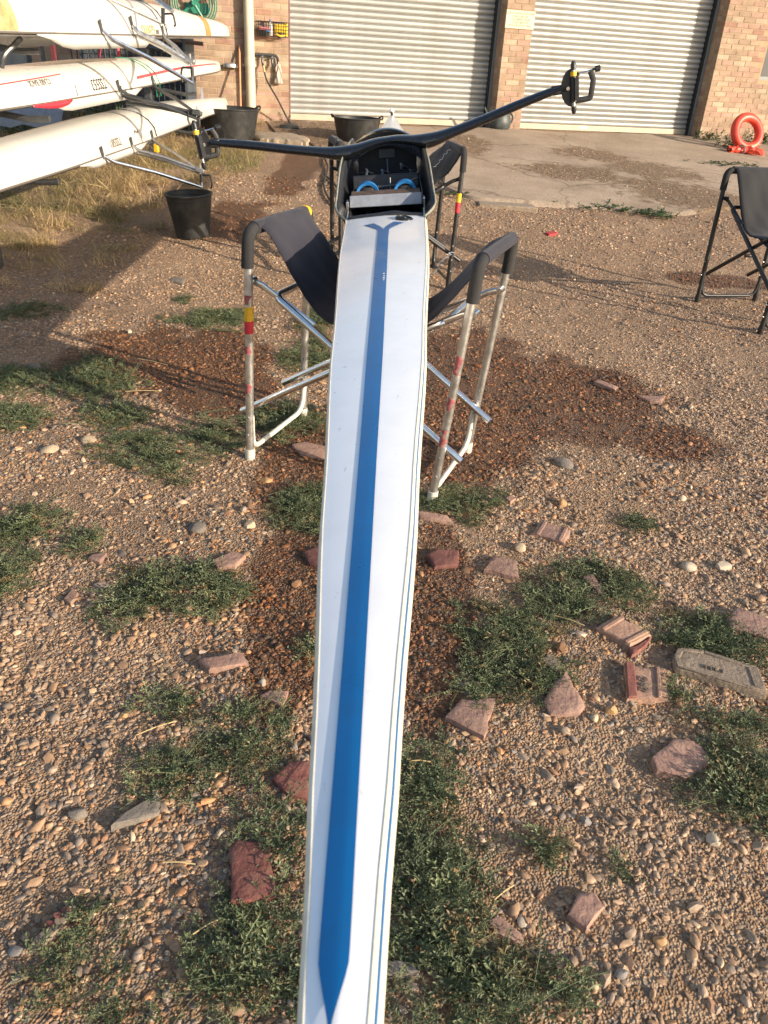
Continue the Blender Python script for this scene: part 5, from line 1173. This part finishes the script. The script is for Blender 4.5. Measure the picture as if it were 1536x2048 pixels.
mb.tube(bez((-.13, 3.71, .06), (-.04, 3.70, .085), (.05, 3.70, .06), (.14, 3.72, .10)), .004, 6); mb.tube(bez((.06, 3.71, .05), (.10, 3.70, .10), (.13, 3.71, .11), (.14, 3.72, .05)), .003, 6); mb.tube([(.02, 3.69, .04), (.022, 3.70, .11)], .003, 6); mb.build('laces', 'darksteel', scull)
for k, (x, y, z, L_) in enumerate([(-.09, 3.86, .10, .10), (.07, 3.88, .11, .13), (-.02, 3.90, .085, .16), (.11, 3.84, .09, .06)]):
    mb = MB(); mb.tube(bez((x, y, z), (x+.02, y+.05, z+.03), (x-.03, y+L_*.6, z+.02), (x+.03, y+L_, z-.01)), .006, 6); mb.build('strap', 'blackplastic' if k % 2 else 'darksteel', scull)
mb = MB(); mb.box((0, 4.452, .115), (.085, .006, .045)); mb.build('number_clip', 'darksteel', scull, False, bevel=.003)
mb = MB(); mb.tube([(0, 4.44, .09), (.002, 4.36, -.03)], .003, 6); mb.build('seat_line', 'plategrey', scull)
# breakwater arch
mb = MB(); rows = []
for q in np.linspace(-1, 1, 25):
    x = q*.185; hgt = .160+.072*cos(q*pi/2)**.85; yy = 4.40-.10*q*q
    rows.append([(x, yy, hgt-.075), (x, yy+.006, hgt), (x*.99, yy+.028, hgt+.003), (x*.98, yy+.05, hgt-.03)])
mb.grid(rows); mb.build('breakwater', 'carbon', scull, thick=.005)
mb = MB(); rows = []
for q in np.linspace(-1, 1, 13): rows.append([(q*.178, 4.44-.10*q*q,   .09+.115*cos(q*pi/2)), (q*.165, 4.62, .10+.06*cos(q*pi/2)), (q*.155, 4.85, .005+.035*(1-abs(q)))])
mb.grid(rows); mb.build('bow_coaming', 'gel', scull)
# bow ball
mb = MB(); mb.lathe([(.001, -.022), (.012, -.019), (.020, -.010), (.0225, .0), (.020, .010), (.012, .019), (.001, .022)], 16, capb=False); bb = mb.build('bow_ball', 'whiteplastic', scull); bb.location = (0, 7.985, .030)
mb = MB(); mb.tube([(0, 7.90, .008), (0, 7.96, .022)], .011, 8); mb.build('bow_ball_stem', 'blackplastic', scull)

# wing rigger with a gate at either end
rg = empty('wing_rigger', (.012, 3.86, .207), 0); rg.parent = scull; rg.rotation_euler = (0, radians(-4.7), 0)
def wing_rows():
    P = [(-.80, .136, .052, .020), (-.74, .124, .054, .028), (-.60, .094, .060, .031), (-.45, .058, .068, .033), (-.32, .030, .078, .034), (-.24, .013, .088, .036), (-.185, .008, .094, .038), (-.13, .016, .092, .032), (-.06, .030, .088, .028), (0, .034, .086, .026), (.06, .030, .088, .028), (.13, .016, .092, .032), (.185, .008, .094, .038), (.24, .013, .088, .036), (.32, .030, .078, .034), (.45, .058, .068, .033), (.60, .094, .060, .031), (.74, .124, .054, .028), (.80, .136, .052, .020)]
    pos = spline([Vector((p[0], p[1], 0)) for p in P], 4); ch = spline([Vector((p[2], p[3], 0)) for p in P], 4)
    rows = []
    for p, c in zip(pos, ch):
        rows.append([(p.x*.957, c.x*.56*cos(a)-.05*abs(p.x), p.y+c.y*.5*(1.25+.42*exp(-((abs(p.x)-.19)/.10)**2) if abs(p.x) > .12 else 1.2+.3*abs(p.x)/.12)*sin(a)) for a in [2*pi*j/16 for j in range(17)]])
    return rows
mb = MB(); R_ = wing_rows(); mb.grid(R_); mb.add(R_[0][:16], [tuple(range(16))]); mb.add(R_[-1][:16], [tuple(range(16))]); wing = mb.build('wing', 'carbon', rg)
for sg in (-1, 1):
    for dx in (.165, .19):
        mb = MB(); mb.tube([(sg*dx, -.028, .010), (sg*dx, -.030, .031)], .006, 10); mb.build('bolt', 'alu', wing)
    e0 = Vector((sg*.78, -.042, .133))
    mb = MB(); mb.box(e0+Vector((-sg*.02, 0, -.002)), (.07, .040, .036)); mb.build('arm_end', 'blackplastic', wing, True, bevel=.008)
    # half-round backing plate
    mb = MB(); P = [(sg*(.012-.045*cos(a)), .072*sin(a)) for a in [(-pi/2)+pi*k/16 for k in range(17)]]
    k_ = len(P); mb.add([(e0.x+sg*.018+x, e0.y-.020, e0.z+z) for x, z in P]+[(e0.x+sg*.018+x, e0.y-.012, e0.z+z) for x, z in P], [tuple(range(k_)), tuple(range(k_, 2*k_))[::-1]]+[(i, (i+1) % k_, k_+(i+1) % k_, k_+i) for i in range(k_)])
    mb.build('pitch_plate', 'blackplastic', rg)
    mb = MB(); mb.tube([e0+Vector((sg*.012, -.021, 0)), e0+Vector((sg*.012, -.030, 0))], .0075, 10); mb.build('silver_bolt', 'alubright', rg)
    px_ = e0+Vector((sg*.036, -.026, 0))
    mb = MB(); mb.tube([px_+Vector((0, 0, -.098)), px_+Vector((0, 0, .098))], .0065, 10); mb.build('pin', 'steel', rg)
    mb = MB(); mb.tube([px_+Vector((0, 0, .066)), px_+Vector((0, 0, .088)), px_+Vector((0, 0, .100))], [.012, .012, .006], 12); mb.tube([px_+Vector((0, 0, -.100)), px_+Vector((0, 0, -.088)), px_+Vector((0, 0, -.070))], [.006, .011, .011], 12); mb.build('pin_nut', 'blackplastic', rg)
    mb = MB(); mb.tube([px_+Vector((0, 0, .044)), px_+Vector((0, 0, .060))], .0135, 14); mb.build('yellow_spacer', 'yellow', rg)
    gt = empty('oarlock', px_, 0); gt.parent = rg; gt.rotation_euler = (0, 0, 0 if sg > 0 else radians(18))
    mb = MB(); mb.tube([(0, 0, -.055), (0, 0, .044)], .0125, 12); mb.box((.010, 0, -.005), (.016, .045, .085)); mb.tube(rounded([(.006, 0, -.050), (.070, 0, -.050), (.083, 0, .020), (.070, 0, .052)], .012, 4), .0065, 8, flat=1.8); mb.tube([(.010, 0, .040), (.022, 0, .052)], .008, 8); ga = mb.build('gate_body', 'blackplastic', gt)
    mb = MB(); mb.tube([(.014, 0, .050), (.078, 0, .056)], .003, 8); mb.build('gate_bar', 'alubright', gt)
    mb = MB(); mb.tube([(.078, 0, .056), (.088, 0, .057), (.090, 0, .057), (.110, 0, .058)], [.005, .005, .012, .012], 12); mb.build('gate_knob', 'blackplastic', gt)

# ================================================================== upturned boats on the rack
def flip_boat(name, Xc, z_far, z_near, y_bow, y_near, wmax, dmax, mat_, label, tip=.06, xs=0.0, cock=None):
    # hull upside down, bow end towards the wall; local y from 0 at bow to -L
    L_ = y_bow-y_near
    t = empty(name, (Xc, y_bow, z_far), 0, label, 'rowing boat', 'upturned sculls on the rack')
    slope = (z_near-z_far)/L_
    BWt = [(0, tip*.35), (.05, tip*.55), (.5, tip*1.3), (1.5, wmax*.52), (3.0, wmax*.86), (4.4, wmax), (6.0, wmax*.98), (7.2, wmax*.8), (9, wmax*.4)]
    DPt = [(0, dmax*.35), (.06, dmax*.50), (.8, dmax*.66), (3, dmax*.95), (5, dmax), (8, dmax*.8), (9, dmax*.6)]
    def sec(u):
        return interp(u, BWt), interp(u, DPt), slope*u
    def pt(u, a):   # a: 0 = right gunwale, pi/2 = keel (up), pi = left gunwale
        b_, d, z0 = sec(u); c_ = cos(a); s_ = max(sin(a), 0)
        return Vector((b_*(abs(c_)**.75)*(1 if c_ > 0 else -1)+xs*u, -u, z0+d*(s_**.95)))
    mb = MB(); rows = []
    for u in [0, .02, .05, .12, .25, .45]+list(np.arange(.7, L_, .22))+[L_]:
        rows.append([pt(u, pi*k/22) for k in range(23)])
    mb.grid(rows); mb.add(rows[0], [tuple(range(23))]); h_ = mb.build('hull', mat_, t)
    # deck underside closes it, with the darker open cockpit
    mb = MB(); rows = []
    for u in [0, .25, .7]+list(np.arange(1.2, L_, .4))+[L_]:
        b_, d, z0 = sec(u); rows.append([(q*b_*.99+xs*u, -u, z0-.006-.02*(1-abs(q))) for q in np.linspace(-1, 1, 7)])
    mb.grid(rows); mb.build('deck', mat_, t)
    if cock:
        u0, u1, dh = cock
        for sg in (0, pi):
            rows = []
            for k in range(15):
                f_ = k/14; u = u0+(u1-u0)*f_; p = pt(u, sg); e = min(1, f_*7)*min(1, (1-f_)*5); e = e*e*(3-2*e)
                rows.append([p+Vector((0, 0, .012)), p+Vector(((.008 if sg == 0 else -.008)*e, 0, -dh*.5*e-.004)), p+Vector((0, 0, -dh*e-.006))])
            mb = MB(); mb.grid(rows); mb.build('saxboard', mat_, t, thick=.006)
    mb = MB(); mb.tube([pt(u, 0)+Vector((.002, 0, .004)) for u in np.arange(.1, L_, .25)], .006, 7); mb.build('gunwale_strip', 'textgrey', h_)
    return t, pt
def hull_text(t, pt, body, u, a, size, m, h=None, flip=True):
    # lettering wrapped on the right side, upside down like the boat
    e = .01
    o0 = pt(u, a); tu = (pt(u+e, a)-pt(u-e, a)).normalized(); ta = (pt(u, a+e)-pt(u, a-e)).normalized(); nn = tu.cross(ta); 
    if nn.x < 0: nn = -nn
    xa = -tu if not flip else tu
    def bend(co):
        # text x to the left-to-right direction along the hull, upside down
        uu = u+co.x; da = -co.y/ max((pt(u, a+.01)-pt(u, a)).length/.01, 1e-4)
        p = pt(uu, a+da); return p+nn*(.0025+co.z)
    o = text_mesh('lettering', body, size, m, t, None, extrude=.0006, bend=bend)
    return o
def stripe(t, pt, u0, u1, a0, a1, w, m, name='stripe'):
    rows = []; 
    for k in range(24):
        f_ = k/23; u = u0+(u1-u0)*f_; a = a0+(a1-a0)*f_; row = []
        for q in (-1, 0, 1):
            p = pt(u, a+w*q); p2 = pt(u, a+w*q+.01); tv_ = (p2-p).normalized(); nn = Vector((0, -1, 0)).cross(tv_); nn = nn if nn.x > 0 or nn.z > 0 else -nn
            row.append(p+nn.normalized()*.0025)
        rows.append(row)
    mb = MB(); mb.grid(rows); mb.build(name, m, t)
def stays(t, mounts, end, low, m, tl=.014, twin=True, gate=True, gm='blackplastic', label=None, gdir=-1):
    # rigger: tubes from mounts on the gunwale to the pin plate; low = end of the main stay
    rg_ = empty('rigger', (0, 0, 0), 0); rg_.parent = t
    end = Vector(end); low = Vector(low)
    for i, p in enumerate(mounts):
        p = Vector(p); e = low if i == 0 else end
        q = p+(e-p)*.10+Vector((0, 0, -.02))
        mb = MB(); mb.tube([p, q, p+(e-p)*.5+Vector((0, 0, .0)), e], [tl*.75, tl, tl, tl*.8], 9, flat=1.0); mb.build('stay', m if i else 'alubright' if m == 'alu' else m, rg_)
        mb = MB(); mb.box(p+Vector((-.005, 0, .02)), (.012, .035, .085), Matrix.Rotation(radians(20), 3, 'X')); mb.build('mount_plate', 'darksteel', rg_, False, bevel=.002)
        if i == 1 and twin:
            p2 = p+Vector((.01, .05, -.06)); mb = MB(); mb.tube([p2, p2+(end-p2)*.5, end-Vector((0, 0, .02))], tl*.8, 8); mb.build('stay', m, rg_)
    mb = MB(); mb.box(end+Vector((.01, 0, 0)), (.075, .05, .035), Matrix.Rotation(.2, 3, 'Y')); mb.build('pin_plate', 'steel' if m == 'alu' else 'darksteel', rg_, True, bevel=.006)
    mb = MB(); mb.tube([end+Vector((.01, 0, .05)), end+Vector((.012, 0, 0)), low+Vector((.01, 0, -.01))], .007, 8); mb.build('pin', 'steel', rg_)
    if gate:
        c = end.lerp(low, .62)+Vector((.012, 0, 0)); g_ = gdir
        mb = MB(); mb.tube([c+Vector((0, 0, -.06)), c+Vector((0, 0, .05))], .013, 10); mb.tube(rounded([c+Vector((0, 0, .045)), c+Vector((g_*.075, -.01, .045)), c+Vector((g_*.088, -.01, -.02)), c+Vector((g_*.075, -.01, -.055))], .012, 4), .0075, 8); mb.build('oarlock', gm, rg_)
    return rg_
# lowest
b3, pt3 = flip_boat('upturned_scull', -2.47, .79, .70, 11.75, 3.2, .215, .235, M['gelhull'], 'cream upturned scull on the lowest arms of the rack', tip=.10, cock=(4.3, 5.9, .05))
def loc(b, x, y, Y): return AY(x, y, Y)-Vector(b.location)
stays(b3, [pt3(5.45, .05)+Vector((.01, 0, 0)), pt3(4.75, .05)+Vector((.01, 0, 0)), pt3(4.15, .05)+Vector((.01, 0, 0))], loc(b3, 398, 340, 7.0), loc(b3, 402, 374, 6.9), 'alu', .0135, gdir=1)
hull_text(b3, pt3, 'TSS581', 5.1, .30, .085, 'textgrey')
hull_text(b3, pt3, '~', 4.55, .38, .2, 'textgrey')
mb = MB(); mb.tube([pt3(u, a)+Vector((.004, 0, .004)) for u, a in [(4.3, 1.9), (4.25, 1.5), (4.2, 1.1), (4.1, .7), (4.02, .35), (4.0, .05)]], .006, 6); mb.build('dark_cord', 'text', b3)
mb = MB(); mb.box(pt3(4.1, .0)+Vector((.02, 0, -.07)), (.04, .05, .07)); mb.build('yellow_block', 'yellow', b3, True, bevel=.006)
mb = MB(); P = [Vector((0, 0, 0)), Vector((0, .16, 0)), Vector((0, .10, .13)), Vector((0, .05, .13))]; k_ = 4
mb.add([p+Vector((-.004, 0, 0)) for p in P]+[p+Vector((.004, 0, 0)) for p in P], [(0, 1, 2, 3), (7, 6, 5, 4)]+[(i, (i+1) % 4, 4+(i+1) % 4, 4+i) for i in range(4)])
f3 = mb.build('fin', 'plategrey', b3); f3.location = pt3(1.35, pi/2)-Vector((0, 0, .015))
# middle
b2, pt2 = flip_boat('upturned_scull', -2.53, 1.215, 1.08, 11.75, 3.2, .215, .215, M['gelhull2'], 'white upturned scull with red lines and TSS553 on the middle arms', tip=.07, cock=(4.1, 6.2, .06))
stays(b2, [pt2(4.75, .08)+Vector((.01, 0, 0)), pt2(4.70, .02)+Vector((.01, 0, -.03)), pt2(3.75, .05)+Vector((.01, 0, 0))], loc(b2, 392, 226, 7.0), loc(b2, 396, 238, 7.0), 'darksteel', .0145, gdir=-1)
hull_text(b2, pt2, 'TSS553', 5.15, .33, .105, 'text'); hull_text(b2, pt2, 'CLARE BACK', 6.15, .62, .055, 'textgrey')
mb = MB(); 
hull_text(b2, pt2, 'I', 5.62, .25, .10, 'text')
stripe(b2, pt2, 8.4, 5.75, .50, .80, .020, 'redstripe', 'red_line'); stripe(b2, pt2, 4.2, .45, .35, .75, .055, 'redstripe', 'red_stripe')
mb = MB()
for da in (0, .14): mb.tube([pt2(u+da, a)+Vector((.004, 0, .004)) for u, a in [(3.9, 2.2), (3.92, 1.6), (3.85, 1.2), (3.72, .8), (3.6, .45), (3.52, .05)]]+[pt2(3.5+da, 0)+Vector((.004, 0, -.10))], .007, 6, flat=.4)
mb.build('green_strap', 'greenstrap', b2)
mb = MB(); rows = []
for k in range(10):
    f_ = k/9; u = 5.75+.62*f_; p = pt2(u, 0); rows.append([p+Vector((.008, 0, .004)), p+Vector((.012, 0, -.028*sin(pi*f_**.7)-.006))])
mb.grid(rows); mb.build('red_patch', 'redstripe', b2, thick=.003)
mb = MB(); mb.add([p+Vector((-.004, 0, 0)) for p in P]+[p+Vector((.004, 0, 0)) for p in P], [(0, 1, 2, 3), (7, 6, 5, 4)]+[(i, (i+1) % 4, 4+(i+1) % 4, 4+i) for i in range(4)]); f2 = mb.build('fin', 'plategrey', b2); f2.location = pt2(2.3, pi/2)-Vector((0, 0, .015))
# top
b1, pt1 = flip_boat('upturned_scull', -2.36, 1.60, 1.47, 11.5, 3.2, .215, .25, M['gelhull2'], 'cream upturned scull with an orange band on the top arms', tip=.10, cock=(3.9, 6.3, .075))
stays(b1, [pt1(5.25, .10)+Vector((.01, 0, 0)), pt1(4.55, .25)+Vector((.01, 0, 0)), pt1(3.65, .05)+Vector((.01, 0, 0))], loc(b1, 378, 122, 7.0), loc(b1, 384, 166, 6.8), 'alu', .016, gdir=-1)
hull_text(b1, pt1, 'GENVIO', 4.1, .16, .11, 'textgold'); hull_text(b1, pt1, 'IIIIIIII', 3.82, .12, .05, 'textgrey')
rows = []
for k in range(17):
    a = .02+(pi-.04)*k/16; rows.append([pt1(1.42+.26*f_-.05*cos(a), a)+Vector((.003*cos(a), 0, .003*sin(a))) for f_ in (0, .33, .66, 1)])
mb = MB(); mb.grid(rows); mb.build('orange_band', 'orangepatch', b1)
rows = []
for k in range(9):
    a = .05+1.05*k/8; rows.append([pt1(6.52+1.2*f_, a)+Vector((.004*cos(a), 0, .004*sin(a))) for f_ in (0, .33, .66, 1)])
mb = MB(); mb.grid(rows); mb.build('peeling_patch', 'rust', b1)
mb = MB()
for da in (0, .16): mb.tube([pt1(u+da, a)+Vector((.004, 0, .004)) for u, a in [(3.75, 2.2), (3.75, 1.6), (3.70, 1.2), (3.62, .8), (3.55, .4), (3.5, .05)]]+[pt1(3.5+da, 0)+Vector((.004, 0, -.12))], .006, 6)
mb.build('dark_straps', 'darksteel', b1)
# second rigger over the top boat (other side of the boat stored above)
rt_ = empty('upper_rigger', (-2.0, 6.9, 1.9), 0, 'aluminium rigger arm hanging over the top boat', 'rigger')
def lq(x, y, Y): return AY(x, y, Y)-Vector(rt_.location)
mb = MB(); mb.tube([lq(150, -40, 6.6), lq(230, 3, 6.7), lq(322, 46, 6.8)], .013, 9); mb.build('stay', 'alu', rt_)
mb = MB(); mb.tube([lq(270, -30, 7.3), lq(345, 22, 6.9)], .016, 9); mb.build('stay', 'steel', rt_)
mb = MB(); mb.tube([lq(326, 16, 6.8), lq(326, 48, 6.8)], .014, 9); mb.tube(rounded([lq(326, 28, 6.8), lq(346, 27, 6.8), lq(351, 50, 6.8), lq(348, 53, 6.8)], .02, 3), .007, 7); mb.build('oarlock', 'blackplastic', rt_)
mb = MB(); mb.tube([lq(330, 48, 6.8), lq(334, 52, 6.8), lq(334, 76, 6.8)], .003, 5); mb.build('cord', 'text', rt_)
# rack
rk = empty('boat_rack', (-2.75, 8.2, gz(-2.75, 8.2)), 0, 'dark steel rack carrying the upturned sculls on the left', 'rack')
ro = Vector(rk.location)
for yy in (5.6, 9.6):
    zg = gz(-2.85, yy)
    mb = MB(); mb.box(Vector((-2.85, yy, zg+1.15))-ro, (.07, .07, 2.35)); mb.build('upright', 'darksteel', rk, False, bevel=.004)
    for zz in (.66, 1.04, 1.42, 1.98):
        mb = MB(); mb.tube([Vector((-2.85, yy, zz+.03))-ro, Vector((-2.45, yy, zz-.02))-ro, Vector((-2.32, yy, zz-.01))-ro], .02, 8); mb.build('arm', 'darksteel', rk)
mb = MB(); mb.box(Vector((-2.85, 7.6, .55))-ro, (.05, 4.2, .05)); mb.build('rail', 'darksteel', rk, False)
mb = MB(); mb.tube([p-ro for p in spline([AY(42, 76, 5.3), AY(26, 92, 5.3), AY(8, 112, 5.25), AY(3, 135, 5.25)], 5)], .016, 8); mb.build('bent_arm', 'darksteel', rk)
# brown pole beyond the top boat and a dark arm at the left
mb = MB(); a, b_ = AY(300, 75, 10.9), AY(406, 88, 10.9); mb.tube([a-a, (b_-a)], .022, 8); o = mb.build('wooden_pole', 'wood', None); o.location = a; tag(o, 'dark brown pole sticking out under the bow of the top boat', 'pole')
# dark clutter standing behind the rack
def board(x0, y0, x1, y1, Y, m, label, cat, name, th=.04):
    a, b_ = AY(x0, y0, Y), AY(x1, y1, Y); mb = MB(); w = abs(b_.x-a.x); h = abs(a.z-b_.z); zb_ = gz((a.x+b_.x)/2, Y)
    h = max(a.z, b_.z)-zb_; mb.box((0, 0, h/2), (w, th, h)); o = mb.build(name, m, None, False, bevel=.004); o.location = ((a.x+b_.x)/2, Y, zb_); tag(o, label, cat); return o
board(-60, 88, 85, 270, 10.2, 'clutter', 'wide dark board behind the rack at the left edge', 'board', 'storage_board', .05)
board(80, 92, 112, 270, 10.1, 'darksteel', 'dark steel cupboard beside the wide board behind the rack', 'cupboard', 'storage_cupboard')
board(108, 80, 124, 260, 10.0, 'darkred', 'narrow dark red cupboard behind the rack', 'cupboard', 'storage_cupboard')
board(184, 84, 206, 260, 10.8, 'clutter', 'slim grey blue cupboard behind the middle boat', 'cupboard', 'storage_cupboard')
cg = empty('wire_cage', (AY(270, 150, 10.9).x, 10.9, gz(AY(270, 150, 10.9).x, 10.9)), 0, 'dark wire mesh cage behind the upturned boats', 'cage')
mb = MB()
for i in range(19): x = -.62+1.24*i/18; mb.tube([(x, 0, 0), (x, 0, 1.25)], .004, 4)
for i in range(19): z = 1.25*i/18; mb.tube([(-.62, .004, z), (.62, .004, z)], .004, 4)
mb.build('front_mesh', 'blackpaint', cg)
mb = MB()
for x in (-.63, .63): mb.box((x, .2, .63), (.03, .45, 1.27))
mb.box((0, .2, 1.28), (1.3, .45, .03)); mb.box((0, .42, .63), (1.26, .02, 1.25)); mb.build('frame', 'clutter', cg, False)
mb = MB(); c = AY(218, 110, 10.6)
for k in range(3): mb.tube([(.10*cos(a)*(1+.1*k), .01*k, .17*sin(a)) for a in [2*pi*j/24 for j in range(24)]], .006, 6, closed=True)
o = mb.build('red_cable', 'redcable', None); o.location = c; o.rotation_euler = (0, .3, .1); tag(o, 'loop of red cable hanging behind the rack', 'cable')
wbk = empty('wire_stand', (AY(160, 110, 10.9).x, 10.9, gz(-4, 10.9)), 0, 'thin black wire stand leaning on the brick behind the rack', 'wire stand')
mb = MB()
for dx in (-.10, -.03, .05, .12): mb.tube([(dx, 0, 0), (dx-.10, .25, 1.35)], .007, 5)
for z in (.5, .9, 1.2): mb.tube([(-.20*z/1.35, .18*z, z), (.12-.08*z, .18*z, z)], .006, 5)
mb.build('rods', 'blackpaint', wbk)
p_ = AY(30, 215, 8.6); ob = empty('grey_hull_cover', (p_.x, p_.y, p_.z), 0, 'grey boat cover bundle behind the lowest boat', 'cover')
mb = MB(); rows = []
for k in range(9):
    f_ = k/8; rows.append([(-.5+1.0*f_, .22*cos(a)*(1-.4*f_), -.15+(.26-.08*f_)*sin(a)+.02*sin(k*2.1+a*3)) for a in [pi*j/10 for j in range(11)]])
mb.grid(rows); mb.build('bundle', 'plategrey', ob)
for i, (x, y, Y) in enumerate([(20, 250, 9.0), (80, 250, 9.3), (150, 235, 9.6), (205, 225, 10.0), (250, 222, 10.3)]):
    pp = AY(x, y, Y); plant('bramble', pp, pp.z-gz(pp.x, Y)+.25, .30, 20, ['dark leafy bramble at the left edge behind the lowest boat', 'bramble left of centre behind the lowest boat', 'bramble in the middle gap between the two lower boats', 'bramble right of centre between the lower boats', 'rightmost bramble between the lower boats'][i], .07, 'plantleaf', 1200+i, 14)
